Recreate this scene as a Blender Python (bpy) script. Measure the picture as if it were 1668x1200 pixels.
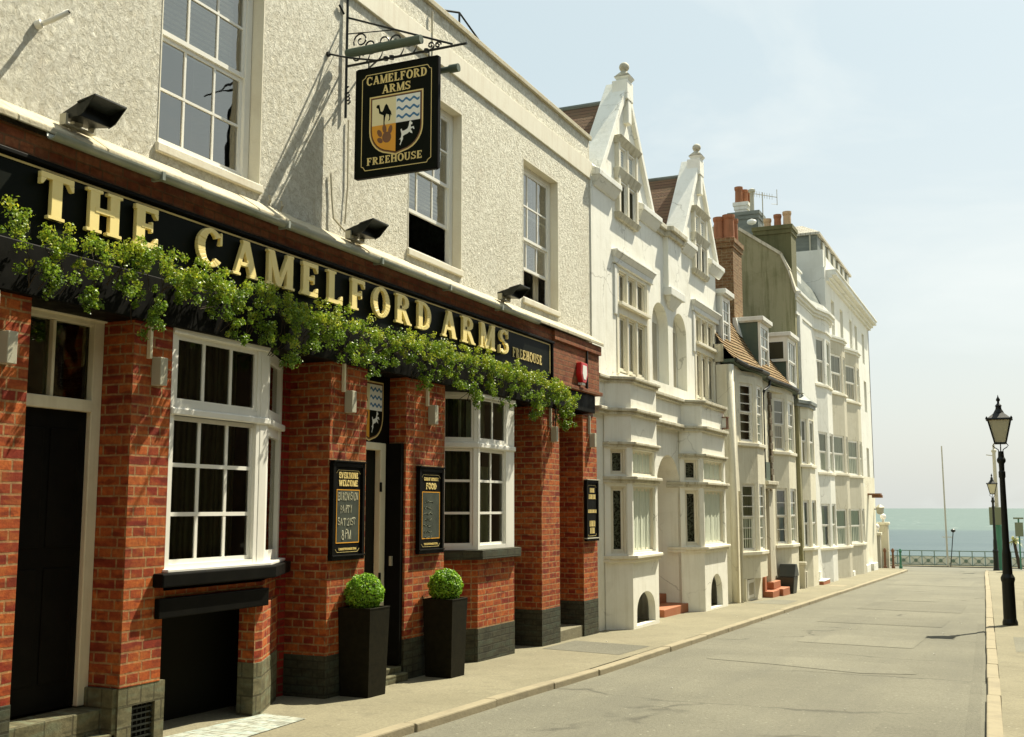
import bpy, bmesh, math, random
from mathutils import Vector, Matrix
from mathutils.geometry import tessellate_polygon
R = math.radians
random.seed(7)
for o in list(bpy.data.objects): bpy.data.objects.remove(o)
scene = bpy.context.scene
COL = scene.collection
# ---------------------------------------------------------------- camera
EYE = 1.73
cam = bpy.data.cameras.new('camera'); cam_o = bpy.data.objects.new('camera', cam); COL.objects.link(cam_o)
cam.sensor_width = 36.0; cam.lens = 36.0 * 1800 / 1668
cam.clip_start = 0.05; cam.clip_end = 40000
cam_o.location = (0, 0, EYE)
cam_o.rotation_euler = (R(90 + 7.19), 0, R(24.53))
scene.camera = cam_o
# ---------------------------------------------------------------- sun and sky
SUN = Vector((0.44, 1.0, 1.58)).normalized()
elev = math.asin(SUN.z); azim = math.atan2(SUN.x, SUN.y)
sl = bpy.data.lights.new('sun', 'SUN'); sl.energy = 5.0; sl.angle = R(0.5); sl.color = (1.0, 0.925, 0.74)
so = bpy.data.objects.new('sun', sl); COL.objects.link(so); so.location = (5, 10, 30)
so.rotation_euler = SUN.to_track_quat('Z', 'Y').to_euler()
world = bpy.data.worlds.new('World'); scene.world = world; world.use_nodes = True
wn = world.node_tree; wn.nodes.clear()
def nd(nt, t, **kw):
    n = nt.nodes.new(t)
    for k, v in kw.items():
        if k in n.inputs.keys() if not isinstance(k, int) else False: n.inputs[k].default_value = v
        else: setattr(n, k, v)
    return n
wo = wn.nodes.new('ShaderNodeOutputWorld'); bg = wn.nodes.new('ShaderNodeBackground')
sky = wn.nodes.new('ShaderNodeTexSky'); sky.sky_type = 'NISHITA'; sky.sun_disc = False
sky.sun_elevation = elev; sky.sun_rotation = azim
sky.air_density = 1.2; sky.dust_density = 3.5; sky.ozone_density = 1.2
tc = wn.nodes.new('ShaderNodeTexCoord')
mp = wn.nodes.new('ShaderNodeMapping'); mp.inputs['Scale'].default_value = (1.0, 1.0, 2.6)
nz = wn.nodes.new('ShaderNodeTexNoise'); nz.inputs['Scale'].default_value = 3.1; nz.inputs['Detail'].default_value = 7; nz.inputs['Roughness'].default_value = 0.55
nz.inputs['Distortion'].default_value = 0.5
rp = wn.nodes.new('ShaderNodeValToRGB'); rp.color_ramp.elements[0].position = 0.50; rp.color_ramp.elements[0].color = (0.0, 0.0, 0.0, 1)
rp.color_ramp.elements[1].position = 0.78; rp.color_ramp.elements[1].color = (0.75, 0.75, 0.75, 1)
def wmix(fac, A, B):
    x = wn.nodes.new('ShaderNodeMix'); x.data_type = 'RGBA'
    for k, v in (('Factor', fac), ('A', A), ('B', B)):
        if isinstance(v, (int, float)): x.inputs[k].default_value = v
        elif isinstance(v, tuple): x.inputs[k].default_value = v
        else: wn.links.new(v, x.inputs[k])
    return x.outputs['Result']
wn.links.new(tc.outputs['Generated'], mp.inputs['Vector']); wn.links.new(mp.outputs[0], nz.inputs['Vector'])
wn.links.new(nz.outputs['Fac'], rp.inputs['Fac'])
sx_ = wn.nodes.new('ShaderNodeSeparateXYZ'); wn.links.new(tc.outputs['Generated'], sx_.inputs[0])
hz = wn.nodes.new('ShaderNodeMapRange'); hz.inputs['From Min'].default_value = 0.0; hz.inputs['From Max'].default_value = 0.38
wn.links.new(sx_.outputs['Z'], hz.inputs['Value'])
air = wmix(hz.outputs[0], (5.15, 5.4, 5.15, 1), (4.1, 4.85, 4.85, 1))      # thin sea haze over the blue
base = wmix(0.78, sky.outputs['Color'], air)
cl = wmix(rp.outputs['Color'], base, (5.9, 6.2, 6.0, 1))
wn.links.new(cl, bg.inputs['Color'])
bg.inputs['Strength'].default_value = 0.085
wn.links.new(bg.outputs[0], wo.inputs[0])
scene.view_settings.view_transform = 'Standard'; scene.view_settings.look = 'None'
scene.view_settings.exposure = 0.95; scene.view_settings.gamma = 1.0
scene.render.resolution_x = 1024; scene.render.resolution_y = 737
scene.render.engine = 'CYCLES'
scene.cycles.max_bounces = 6; scene.cycles.transparent_max_bounces = 12

# ---------------------------------------------------------------- materials
class NT:
    def __init__(s, name):
        s.m = bpy.data.materials.new(name); s.m.use_nodes = True; s.t = s.m.node_tree
        s.b = s.t.nodes['Principled BSDF']; s.out = s.t.nodes['Material Output']
        s.uv = s.t.nodes.new('ShaderNodeUVMap').outputs[0]
        s.ob = s.t.nodes.new('ShaderNodeNewGeometry').outputs['Position']
    def n(s, t, **kw):
        x = s.t.nodes.new(t)
        for k, v in kw.items():
            try: setattr(x, k, v)
            except Exception: pass
        return x
    def l(s, a, b): s.t.links.new(a, b)
    def noise(s, scale, detail=4, rough=0.55, vec=None, stretch=None, dist=0):
        x = s.n('ShaderNodeTexNoise'); x.inputs['Scale'].default_value = scale; x.inputs['Detail'].default_value = detail
        x.inputs['Roughness'].default_value = rough; x.inputs['Distortion'].default_value = dist
        v = vec or s.ob
        if stretch:
            m = s.n('ShaderNodeMapping'); m.inputs['Scale'].default_value = stretch; s.l(v, m.inputs[0]); v = m.outputs[0]
        s.l(v, x.inputs['Vector']); return x.outputs['Fac']
    def ramp(s, fac, stops):
        x = s.n('ShaderNodeValToRGB'); cr = x.color_ramp
        while len(cr.elements) < len(stops): cr.elements.new(0.5)
        for e, (p, c) in zip(cr.elements, stops):
            e.position = p; e.color = (c, c, c, 1) if isinstance(c, (int, float)) else (*c, 1)
        s.l(fac, x.inputs[0]); return x.outputs[0]
    def mix(s, f, a, b, mode='MIX'):
        x = s.n('ShaderNodeMix'); x.data_type = 'RGBA'; x.blend_type = mode
        for k, v in (('Factor', f), ('A', a), ('B', b)):
            if isinstance(v, (int, float)): x.inputs[k].default_value = v if k == 'Factor' else (v, v, v, 1)
            elif isinstance(v, tuple): x.inputs[k].default_value = (*v, 1)
            else: s.l(v, x.inputs[k])
        return x.outputs['Result']
    def bump(s, h, strength=0.5, dist=0.01, nrm=None):
        x = s.n('ShaderNodeBump'); x.inputs['Strength'].default_value = strength; x.inputs['Distance'].default_value = dist
        s.l(h, x.inputs['Height'])
        if nrm: s.l(nrm, x.inputs['Normal'])
        return x.outputs[0]
    def fin(s, col=None, rough=0.8, nrm=None, spec=0.5, metal=0):
        if col is not None:
            if isinstance(col, tuple): s.b.inputs['Base Color'].default_value = (*col, 1)
            else: s.l(col, s.b.inputs['Base Color'])
        if isinstance(rough, (int, float)): s.b.inputs['Roughness'].default_value = rough
        else: s.l(rough, s.b.inputs['Roughness'])
        if nrm: s.l(nrm, s.b.inputs['Normal'])
        s.b.inputs['Specular IOR Level'].default_value = spec; s.b.inputs['Metallic'].default_value = metal
        return s.m

def m_paint(name, col, rough=0.5, dirt=0.25, dirtcol=None, scale=3.0, bump=0.15, spec=0.4, streak=True, crack=False):
    s = NT(name)
    dc = dirtcol or tuple(c * 0.55 for c in col)
    f = s.noise(scale, 6, 0.65)
    f2 = s.noise(1.7, 7, 0.7, stretch=(4.5, 4.5, 0.28)) if streak else s.noise(scale * 0.3, 3)
    a = s.ramp(f, [(0.48, 0.0), (0.8, dirt)]); b = s.ramp(f2, [(0.50, 0.0), (0.72, dirt * 1.2)])
    c = s.mix(a, col, dc); c = s.mix(b, c, dc)
    if crack:
        dn = s.n('ShaderNodeTexNoise'); dn.inputs['Scale'].default_value = 2.5; dn.inputs['Detail'].default_value = 6; s.l(s.ob, dn.inputs['Vector'])
        vs = s.n('ShaderNodeVectorMath', operation='SCALE'); vs.inputs['Scale'].default_value = 0.5; s.l(dn.outputs['Color'], vs.inputs[0])
        va = s.n('ShaderNodeVectorMath', operation='ADD'); s.l(s.ob, va.inputs[0]); s.l(vs.outputs[0], va.inputs[1])
        vc = s.n('ShaderNodeTexVoronoi'); vc.feature = 'DISTANCE_TO_EDGE'; vc.inputs['Scale'].default_value = 0.75; s.l(va.outputs[0], vc.inputs['Vector'])
        k = s.mix(s.ramp(s.noise(0.8, 4), [(0.48, 0.0), (0.60, 0.6)]), 0.0, s.ramp(vc.outputs['Distance'], [(0.0, 1.0), (0.012, 0.0)]))
        c = s.mix(k, c, tuple(x * 0.45 for x in dc))
        pt = s.noise(0.9, 3, 0.5, dist=1.0); c = s.mix(s.ramp(pt, [(0.56, 0.0), (0.585, 0.22)]), c, tuple(x * 1.08 if x < .85 else x for x in col)); c = s.mix(s.ramp(pt, [(0.38, 0.28), (0.40, 0.0)]), c, tuple(a * .55 + b * .45 for a, b in zip(col, dc)))
    h = s.noise(40, 3); nr = s.bump(h, bump, 0.006)
    if crack: nr = s.bump(s.noise(5, 4, 0.6), 0.5, 0.012, nr)
    return s.fin(c, rough, nr, spec)

def m_brick(name, c1, c2, mortar, row=0.076, bw=0.225, soot=0.3, sootcol=(0.05, 0.03, 0.02), bump=0.6, squash=0.55, mort=0.0085):
    s = NT(name)
    dn = s.n('ShaderNodeTexNoise'); dn.inputs['Scale'].default_value = 7; dn.inputs['Detail'].default_value = 3; s.l(s.uv, dn.inputs['Vector'])
    vs = s.n('ShaderNodeVectorMath', operation='SCALE'); vs.inputs['Scale'].default_value = 0.012; s.l(dn.outputs['Color'], vs.inputs[0])
    va = s.n('ShaderNodeVectorMath', operation='ADD'); s.l(s.uv, va.inputs[0]); s.l(vs.outputs[0], va.inputs[1])
    br = s.n('ShaderNodeTexBrick'); br.offset = 0.5; br.squash = squash; br.squash_frequency = 2
    br.inputs['Scale'].default_value = 1.0; br.inputs['Brick Width'].default_value = bw; br.inputs['Row Height'].default_value = row
    br.inputs['Mortar Size'].default_value = mort; br.inputs['Mortar Smooth'].default_value = 0.25; br.inputs['Bias'].default_value = 0.0
    br.inputs['Color1'].default_value = (*c1, 1); br.inputs['Color2'].default_value = (*c2, 1); br.inputs['Mortar'].default_value = (*mortar, 1)
    s.l(va.outputs[0], br.inputs['Vector'])
    f = s.noise(2.3, 6, 0.65); g = s.noise(24, 5, 0.7)
    c = s.mix(s.ramp(f, [(0.42, 0.0), (0.78, soot)]), br.outputs['Color'], sootcol)
    wb = s.noise(5.5, 2, 0.5, vec=s.uv, stretch=(0.8, 2.4, 1))
    c = s.mix(s.ramp(wb, [(0.50, 0.0), (0.62, 0.42)]), c, (c2[0] * 0.95, c2[1] * 1.35, c2[2] * 1.6)); c = s.mix(s.ramp(wb, [(0.34, 0.6), (0.44, 0.0)]), c, tuple(x * 0.42 for x in c1))
    c = s.mix(s.ramp(g, [(0.35, 0.55), (0.65, 0.0)]), c, tuple(x * 0.45 for x in c1))
    inv = s.n('ShaderNodeMath', operation='SUBTRACT'); inv.inputs[0].default_value = 1.0; s.l(br.outputs['Fac'], inv.inputs[1])
    n1 = s.bump(inv.outputs[0], bump, 0.012); n2 = s.bump(s.noise(60, 5, 0.7), 0.5, 0.006, n1)
    return s.fin(c, 0.85, n2, 0.25)

M = {}
def mats():
    # pebbledash
    s = NT('pebbledash')
    v = s.n('ShaderNodeTexVoronoi'); v.inputs['Scale'].default_value = 34; v.feature = 'F1'; s.l(s.ob, v.inputs['Vector'])
    a = s.noise(15, 7, 0.8, dist=0.5); b = s.noise(3, 5); big = s.noise(0.9, 5, 0.6, stretch=(2, 2, 0.5))
    c = s.mix(s.ramp(a, [(0.38, 0.0), (0.60, 1.0)]), (0.67, 0.63, 0.48), (0.94, 0.915, 0.77))
    c = s.mix(s.ramp(big, [(0.5, 0.0), (0.75, 0.35)]), c, (0.52, 0.46, 0.33))
    c = s.mix(s.ramp(b, [(0.60, 0.0), (0.75, 0.22)]), c, (0.55, 0.44, 0.30))
    nr = s.bump(a, 1.0, 0.065); nr = s.bump(v.outputs['Distance'], 0.4, 0.012, nr)
    M['stucco'] = s.fin(c, 0.75, nr, 0.35)
    # distemper bands, window reveals
    M['cream'] = m_paint('cream paint', (0.74, 0.70, 0.56), 0.6, 0.35, (0.52, 0.42, 0.28), 2.5, 0.3)
    M['white'] = m_paint('white gloss paint', (0.80, 0.785, 0.71), 0.35, 0.15, (0.55, 0.50, 0.38), 6, 0.08)
    M['creamdoor'] = m_paint('cream gloss paint', (0.74, 0.68, 0.49), 0.4, 0.25, (0.4, 0.32, 0.18), 5, 0.1)
    M['render'] = m_paint('white smooth render', (0.82, 0.81, 0.72), 0.7, 0.28, (0.50, 0.47, 0.34), 1.4, 0.25, crack=True)
    M['mould'] = m_paint('weathered moulding', (0.57, 0.54, 0.42), 0.75, 0.8, (0.25, 0.21, 0.12), 3.2, 0.35)
    M['ivory'] = m_paint('ivory render', (0.72, 0.685, 0.54), 0.7, 0.4, (0.46, 0.40, 0.26), 1.3, 0.25, crack=True)
    M['sand'] = m_paint('sand coloured render', (0.52, 0.49, 0.385), 0.75, 0.35, (0.34, 0.30, 0.19), 1.3, 0.25, crack=True)
    M['pale'] = m_paint('pale grey render', (0.72, 0.72, 0.66), 0.7, 0.27, (0.46, 0.44, 0.36), 1.2, 0.2, crack=True)
    M['olive'] = m_paint('stained olive render', (0.29, 0.27, 0.155), 0.9, 0.85, (0.12, 0.12, 0.045), 0.7, 0.5, crack=True)
    M['brick'] = m_brick('red brick', (0.24, 0.024, 0.009), (0.52, 0.125, 0.022), (0.41, 0.26, 0.11), soot=0.35)
    M['brick2'] = m_brick('dark cornice brick', (0.24, 0.065, 0.028), (0.34, 0.12, 0.045), (0.17, 0.10, 0.045), soot=0.5)
    M['brickshaded'] = m_brick('shaded red brick', (0.22, 0.012, 0.008), (0.34, 0.025, 0.010), (0.2, 0.12, 0.05), soot=0.4)  # darker copy of the pub brick, recess and doorway shade put in
    M['brickchim'] = m_brick('brown chimney brick', (0.20, 0.10, 0.045), (0.30, 0.16, 0.07), (0.34, 0.28, 0.16), soot=0.5, sootcol=(0.10, 0.10, 0.04))
    M['brickopp'] = m_brick('brown house brick', (0.16, 0.09, 0.05), (0.20, 0.11, 0.06), (0.2, 0.16, 0.1))
    M['plinth'] = m_brick('charcoal painted brick', (0.05, 0.05, 0.03), (0.065, 0.065, 0.038), (0.03, 0.03, 0.018), soot=0.4, sootcol=(0.12, 0.10, 0.055))
    M['stone'] = m_brick('grey green stone blocks', (0.13, 0.12, 0.065), (0.18, 0.16, 0.09), (0.08, 0.07, 0.04), row=0.15, bw=0.25, soot=0.7, sootcol=(0.07, 0.07, 0.03))
    M['flint'] = m_brick('dark flint quoin', (0.10, 0.08, 0.05), (0.22, 0.15, 0.09), (0.35, 0.32, 0.22), row=0.16, bw=0.2)
    s = NT('black gloss paint'); M['black'] = s.fin(s.mix(s.ramp(s.noise(5, 5), [(0.4, 0.0), (0.8, 0.5)]), (0.004, 0.004, 0.003), (0.011, 0.010, 0.007)), s.ramp(s.noise(9, 4), [(0.3, 0.45), (0.7, 0.65)]), None, 0.07)
    s = NT('black iron'); M['iron'] = s.fin((0.008, 0.010, 0.007), 0.45, s.bump(s.noise(30), 0.3, 0.004), 0.3)
    s = NT('sign green black'); M['signblack'] = s.fin((0.004, 0.006, 0.003), 0.5, None, 0.07)
    s = NT('gold leaf lettering'); M['gold'] = s.fin(s.mix(s.ramp(s.noise(12, 4), [(0.3, 0.0), (0.8, 0.4)]), (0.97, 0.80, 0.33), (0.92, 0.70, 0.23)), 0.42, None, 0.5)
    s = NT('pale gold paint'); M['palegold'] = s.fin((0.75, 0.60, 0.24), 0.5)
    s = NT('amber paint'); M['amber'] = s.fin((0.72, 0.33, 0.02), 0.5)
    s = NT('cream sign paint'); M['creamsign'] = s.fin((0.76, 0.68, 0.40), 0.5)
    s = NT('white sign paint'); M['whitesign'] = s.fin((0.80, 0.80, 0.74), 0.5)
    s = NT('blue sign paint'); M['blue'] = s.fin((0.04, 0.17, 0.34), 0.5)
    s = NT('chalk'); M['chalk'] = s.fin((0.62, 0.60, 0.44), 0.9)
    s = NT('slate board'); M['board'] = s.fin(s.mix(s.ramp(s.noise(6, 5), [(0.4, 0.0), (0.7, 0.6)]), (0.018, 0.026, 0.014), (0.06, 0.07, 0.045)), 0.7)
    s = NT('gutter grey'); M['gutter'] = s.fin(s.mix(s.ramp(s.noise(3, 5, stretch=(1, 0.6, 1)), [(0.42, 0.0), (0.6, 1.0)]), (0.34, 0.36, 0.31), (0.20, 0.23, 0.19)), 0.35, s.bump(s.noise(14, 4), 0.3, 0.006), 0.6)
    M['flash'] = m_paint('painted lead flashing', (0.46, 0.42, 0.30), 0.8, 0.7, (0.36, 0.29, 0.16), 4, 0.9)
    M['tilecellar'] = m_brick('pale glass pavement tiles', (0.38, 0.40, 0.33), (0.45, 0.46, 0.38), (0.22, 0.22, 0.16), row=0.14, bw=0.14, soot=0.2, squash=1.0)
    # glass
    def glass(name, tint, ior, extra, wav=0.15):
        s = NT(name); s.t.nodes.remove(s.b)
        tr = s.n('ShaderNodeBsdfTransparent'); tr.inputs[0].default_value = (*tint, 1)
        gl = s.n('ShaderNodeBsdfGlossy'); gl.inputs['Roughness'].default_value = 0.02; gl.inputs['Color'].default_value = (1.0, 0.97, 0.88, 1)
        fr = s.n('ShaderNodeFresnel'); fr.inputs['IOR'].default_value = ior
        ad = s.n('ShaderNodeMath', operation='ADD'); ad.inputs[1].default_value = extra; ad.use_clamp = True; s.l(fr.outputs[0], ad.inputs[0])
        nr = s.bump(s.noise(2.2, 2), wav, 0.02); s.l(nr, gl.inputs['Normal']); s.l(nr, fr.inputs['Normal'])
        mxx = s.n('ShaderNodeMixShader'); s.l(ad.outputs[0], mxx.inputs[0]); s.l(tr.outputs[0], mxx.inputs[1]); s.l(gl.outputs[0], mxx.inputs[2])
        s.l(mxx.outputs[0], s.out.inputs['Surface']); return s.m
    M['glass'] = glass('window glass', (0.78, 0.82, 0.76), 1.5, 0.03)
    M['glasspub'] = glass('pub window glass', (0.6, 0.64, 0.55), 1.45, 0.0)
    M['glassup'] = glass('upper sash glass', (0.80, 0.82, 0.76), 1.6, 0.20, 0.35)
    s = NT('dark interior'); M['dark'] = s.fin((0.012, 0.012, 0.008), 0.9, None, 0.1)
    s = NT('dim interior'); M['dim'] = s.fin((0.06, 0.055, 0.035), 0.9, None, 0.1)
    def cloth(name, c1, c2, sc=26):
        s = NT(name); w = s.n('ShaderNodeTexWave'); w.inputs['Scale'].default_value = sc / 6; w.inputs['Distortion'].default_value = 1.5; w.inputs['Detail'].default_value = 2; w.bands_direction = 'Y'
        s.l(s.ob, w.inputs[0]); return s.fin(s.mix(w.outputs['Fac'], c1, c2), 0.9, s.bump(w.outputs['Fac'], 0.6, 0.02), 0.1)
    M['curtain'] = cloth('dark green curtain', (0.05, 0.055, 0.03), (0.13, 0.14, 0.085))
    M['net'] = cloth('pale net curtain', (0.56, 0.60, 0.48), (0.66, 0.70, 0.57), 30)
    M['drape'] = cloth('cream drape', (0.42, 0.38, 0.27), (0.55, 0.50, 0.38), 18)
    s = NT('lace blind'); f = s.noise(26, 4, 0.6); M['lace'] = s.fin(s.mix(s.ramp(f, [(0.45, 0.0), (0.55, 1.0)]), (0.05, 0.055, 0.04), (0.30, 0.32, 0.24)), 0.9)
    s = NT('white slatted blind'); w = s.n('ShaderNodeTexWave'); w.bands_direction = 'Z'; w.inputs['Scale'].default_value = 6.5; s.l(s.ob, w.inputs[0])
    M['blind'] = s.fin(s.mix(s.ramp(w.outputs['Fac'], [(0.3, 0.0), (0.5, 1.0)]), (0.28, 0.31, 0.30), (0.66, 0.68, 0.62)), 0.7)
    # roof tile
    def tile(name, c1, c2, mo, moss, bw=0.17):
        s = NT(name); br = s.n('ShaderNodeTexBrick'); br.offset = 0.5; br.inputs['Scale'].default_value = 1
        br.inputs['Brick Width'].default_value = bw; br.inputs['Row Height'].default_value = 0.11; br.inputs['Mortar Size'].default_value = 0.008; br.inputs['Bias'].default_value = 0.1
        br.inputs['Color1'].default_value = (*c1, 1); br.inputs['Color2'].default_value = (*c2, 1); br.inputs['Mortar'].default_value = (*mo, 1)
        s.l(s.uv, br.inputs[0]); c = s.mix(s.ramp(s.noise(5, 6, 0.7), [(0.45, 0.0), (0.72, 0.7)]), br.outputs['Color'], moss)
        inv = s.n('ShaderNodeMath', operation='SUBTRACT'); inv.inputs[0].default_value = 1.0; s.l(br.outputs['Fac'], inv.inputs[1])
        return s.fin(c, 0.9, s.bump(s.noise(30), 0.6, 0.02, s.bump(inv.outputs[0], 0.5, 0.02)), 0.2)
    M['tile'] = tile('brown roof tile', (0.23, 0.145, 0.07), (0.33, 0.22, 0.11), (0.06, 0.04, 0.015), (0.20, 0.16, 0.065))
    M['tileold'] = tile('dark old roof tile', (0.15, 0.088, 0.055), (0.20, 0.12, 0.07), (0.04, 0.025, 0.018), (0.14, 0.11, 0.06), 4.0)
    s = NT('roof slate'); M['slate'] = s.fin(s.mix(s.ramp(s.noise(1.6, 6, 0.7, stretch=(1, 1, 3)), [(0.35, 0.0), (0.7, 1.0)]), (0.10, 0.115, 0.095), (0.20, 0.215, 0.18)), 0.5)
    M['paleslate'] = tile('pale fish scale slate', (0.42, 0.40, 0.33), (0.58, 0.55, 0.46), (0.2, 0.17, 0.12), (0.35, 0.3, 0.24))
    M['terra'] = m_paint('terracotta', (0.34, 0.14, 0.065), 0.8, 0.6, (0.16, 0.07, 0.03), 4, 0.3)
    M['terrapale'] = m_paint('pale terracotta', (0.55, 0.38, 0.22), 0.8, 0.5, (0.3, 0.2, 0.1), 4, 0.3)
    M['redstep'] = m_paint('red tiled step', (0.36, 0.12, 0.05), 0.7, 0.45, (0.35, 0.18, 0.08), 6, 0.2)
    M['greenpaint'] = m_paint('dark green slate hanging', (0.07, 0.10, 0.07), 0.6, 0.4, (0.13, 0.14, 0.09), 3, 0.3)
    M['post'] = m_paint('sea green paint', (0.05, 0.20, 0.12), 0.4, 0.3, (0.03, 0.08, 0.05), 5, 0.1)
    M['brownwood'] = m_paint('brown stained wood', (0.20, 0.09, 0.04), 0.6, 0.3, (0.1, 0.05, 0.02), 8, 0.2)
    s = NT('red alarm plastic'); M['red'] = s.fin((0.55, 0.02, 0.02), 0.3)
    s = NT('grey lamp metal'); M['grey'] = s.fin((0.42, 0.40, 0.30), 0.4)
    s = NT('lantern glass'); M['lantern'] = s.fin((0.55, 0.52, 0.36), 0.25)
    s = NT('opal globe'); M['globe'] = s.fin((0.85, 0.82, 0.78), 0.25)
    # leaves
    def leaf(name, d, l, yel):
        s = NT(name); sp = s.n('ShaderNodeSeparateXYZ'); s.l(s.uv, sp.inputs[0])
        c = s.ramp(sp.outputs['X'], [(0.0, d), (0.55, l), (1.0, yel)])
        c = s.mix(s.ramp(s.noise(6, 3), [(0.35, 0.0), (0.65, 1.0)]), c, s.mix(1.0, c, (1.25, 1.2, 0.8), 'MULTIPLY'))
        s.fin(c, 0.42, None, 0.45)
        tl = s.n('ShaderNodeBsdfTranslucent'); s.l(c, tl.inputs[0]); ms = s.n('ShaderNodeMixShader'); ms.inputs[0].default_value = 0.35
        s.l(s.b.outputs[0], ms.inputs[1]); s.l(tl.outputs[0], ms.inputs[2]); s.l(ms.outputs[0], s.out.inputs['Surface']); return s.m
    M['leaf'] = leaf('fresh green leaves', (0.05, 0.11, 0.010), (0.19, 0.30, 0.028), (0.48, 0.50, 0.06))
    M['boxleaf'] = leaf('box leaves', (0.07, 0.18, 0.012), (0.22, 0.42, 0.03), (0.42, 0.60, 0.08))
    M['twig'] = m_paint('dark twig', (0.05, 0.035, 0.02), 0.9)
    # ground
    def asphalt(name, k, crack=True):
        s = NT(name); C = lambda r, g_, b_: (r * k, g_ * k, b_ * k)
        f1 = s.noise(0.55, 6, 0.6); f2 = s.noise(38, 5, 0.75); f3 = s.noise(0.55, 6, 0.65, stretch=(2.6, 0.30, 1)); f4 = s.noise(5, 6, 0.75)
        c = s.mix(s.ramp(f1, [(0.35, 0.0), (0.65, 1.0)]), C(0.146, 0.141, 0.104), C(0.186, 0.179, 0.132))
        c = s.mix(s.ramp(f2, [(0.36, 0.55), (0.56, 0.0)]), c, C(0.085, 0.082, 0.060))
        c = s.mix(s.ramp(f2, [(0.60, 0.0), (0.74, 0.6)]), c, C(0.27, 0.26, 0.20))
        c = s.mix(s.ramp(f3, [(0.48, 0.0), (0.66, 0.55)]), c, C(0.118, 0.115, 0.088))
        c = s.mix(s.ramp(f4, [(0.54, 0.0), (0.72, 0.45)]), c, C(0.115, 0.110, 0.080))
        vv = s.n('ShaderNodeTexVoronoi'); vv.feature = 'F1'; vv.inputs['Scale'].default_value = 7; s.l(s.ob, vv.inputs['Vector'])
        c = s.mix(s.ramp(vv.outputs['Distance'], [(0.06, 0.8), (0.10, 0.0)]), c, C(0.30, 0.29, 0.22))
        if crack:
            wv = s.n('ShaderNodeTexNoise'); wv.inputs['Scale'].default_value = 0.7; wv.inputs['Detail'].default_value = 6; s.l(s.ob, wv.inputs['Vector'])
            mm = s.n('ShaderNodeMapping'); mm.inputs['Scale'].default_value = (0.16, 0.42, 1); s.l(s.ob, mm.inputs[0])
            vs = s.n('ShaderNodeVectorMath', operation='SCALE'); vs.inputs['Scale'].default_value = 0.45; s.l(wv.outputs['Color'], vs.inputs[0])
            va = s.n('ShaderNodeVectorMath', operation='ADD'); s.l(mm.outputs[0], va.inputs[0]); s.l(vs.outputs[0], va.inputs[1])
            vc = s.n('ShaderNodeTexVoronoi'); vc.feature = 'DISTANCE_TO_EDGE'; vc.inputs['Scale'].default_value = 1.0; s.l(va.outputs[0], vc.inputs['Vector'])
            crk = s.mix(s.ramp(s.noise(0.9, 4), [(0.42, 0.0), (0.55, 1.0)]), 0.0, s.ramp(vc.outputs['Distance'], [(0.0, 1.0), (0.014, 0.0)]))
            c = s.mix(crk, c, (0.075, 0.072, 0.054))
        return s.fin(c, 0.85, s.bump(f2, 0.8, 0.012), 0.25)
    M['asphalt'] = asphalt('worn asphalt', 1.0); M['asphalt2'] = asphalt('asphalt repair', 1.09, False); M['asphalt3'] = asphalt('dark asphalt repair', 0.91, False)
    s = NT('pavement tarmac')
    f1 = s.noise(0.8, 6, 0.65); f2 = s.noise(42, 5, 0.75); f3 = s.noise(4.5, 6, 0.75)
    c = s.mix(s.ramp(f1, [(0.35, 0.0), (0.65, 1.0)]), (0.205, 0.186, 0.118), (0.255, 0.232, 0.150))
    c = s.mix(s.ramp(f2, [(0.38, 0.5), (0.62, 0.0)]), c, (0.10, 0.09, 0.06))
    c = s.mix(s.ramp(f3, [(0.52, 0.0), (0.70, 0.5)]), c, (0.115, 0.105, 0.07))
    vv = s.n('ShaderNodeTexVoronoi'); vv.inputs['Scale'].default_value = 6; s.l(s.ob, vv.inputs['Vector'])
    c = s.mix(s.ramp(vv.outputs['Distance'], [(0.05, 0.8), (0.085, 0.0)]), c, (0.33, 0.31, 0.24))
    M['pave'] = s.fin(c, 0.85, s.bump(f2, 0.5, 0.01), 0.3)
    M['kerb'] = m_paint('sandy kerb stone', (0.275, 0.238, 0.152), 0.85, 0.5, (0.17, 0.145, 0.095), 9, 0.6, streak=False)
    M['land'] = m_paint('bare ground', (0.3, 0.28, 0.2), 0.95, 0.4, streak=False)
    M['beach'] = m_paint('pale shingle', (0.62, 0.56, 0.42), 0.95, 0.4, (0.45, 0.38, 0.26), 0.6, 0.5, streak=False)
    # sea
    s = NT('sea water')
    mpv = s.n('ShaderNodeMapping'); mpv.inputs['Scale'].default_value = (0.03, 0.11, 1); s.l(s.ob, mpv.inputs[0])
    a = s.noise(1.0, 8, 0.7, vec=mpv.outputs[0]); b = s.noise(1.0, 6, 0.6, stretch=(0.004, 0.012, 1))
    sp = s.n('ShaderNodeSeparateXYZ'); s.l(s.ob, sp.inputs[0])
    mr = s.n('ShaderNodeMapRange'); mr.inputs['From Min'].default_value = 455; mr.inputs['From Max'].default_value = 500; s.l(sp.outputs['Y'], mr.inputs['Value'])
    col = s.mix(mr.outputs[0], (0.075, 0.108, 0.122), (0.110, 0.155, 0.145))  # far water painted lighter, as a band of sun glitter
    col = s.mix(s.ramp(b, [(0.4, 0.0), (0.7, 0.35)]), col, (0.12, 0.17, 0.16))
    gl_ = s.mix(s.ramp(s.noise(1.0, 5, 0.8, stretch=(0.10, 0.035, 1)), [(0.60, 0.0), (0.70, 0.8)]), 0.0, mr.outputs[0])  # sun glints painted as bright specks in the far water
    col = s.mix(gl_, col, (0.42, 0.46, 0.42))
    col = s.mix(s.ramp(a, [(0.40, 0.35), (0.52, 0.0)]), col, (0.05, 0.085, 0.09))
    M['sea'] = s.fin(col, 0.6, s.bump(a, 0.6, 1.0), 0.08)
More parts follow.
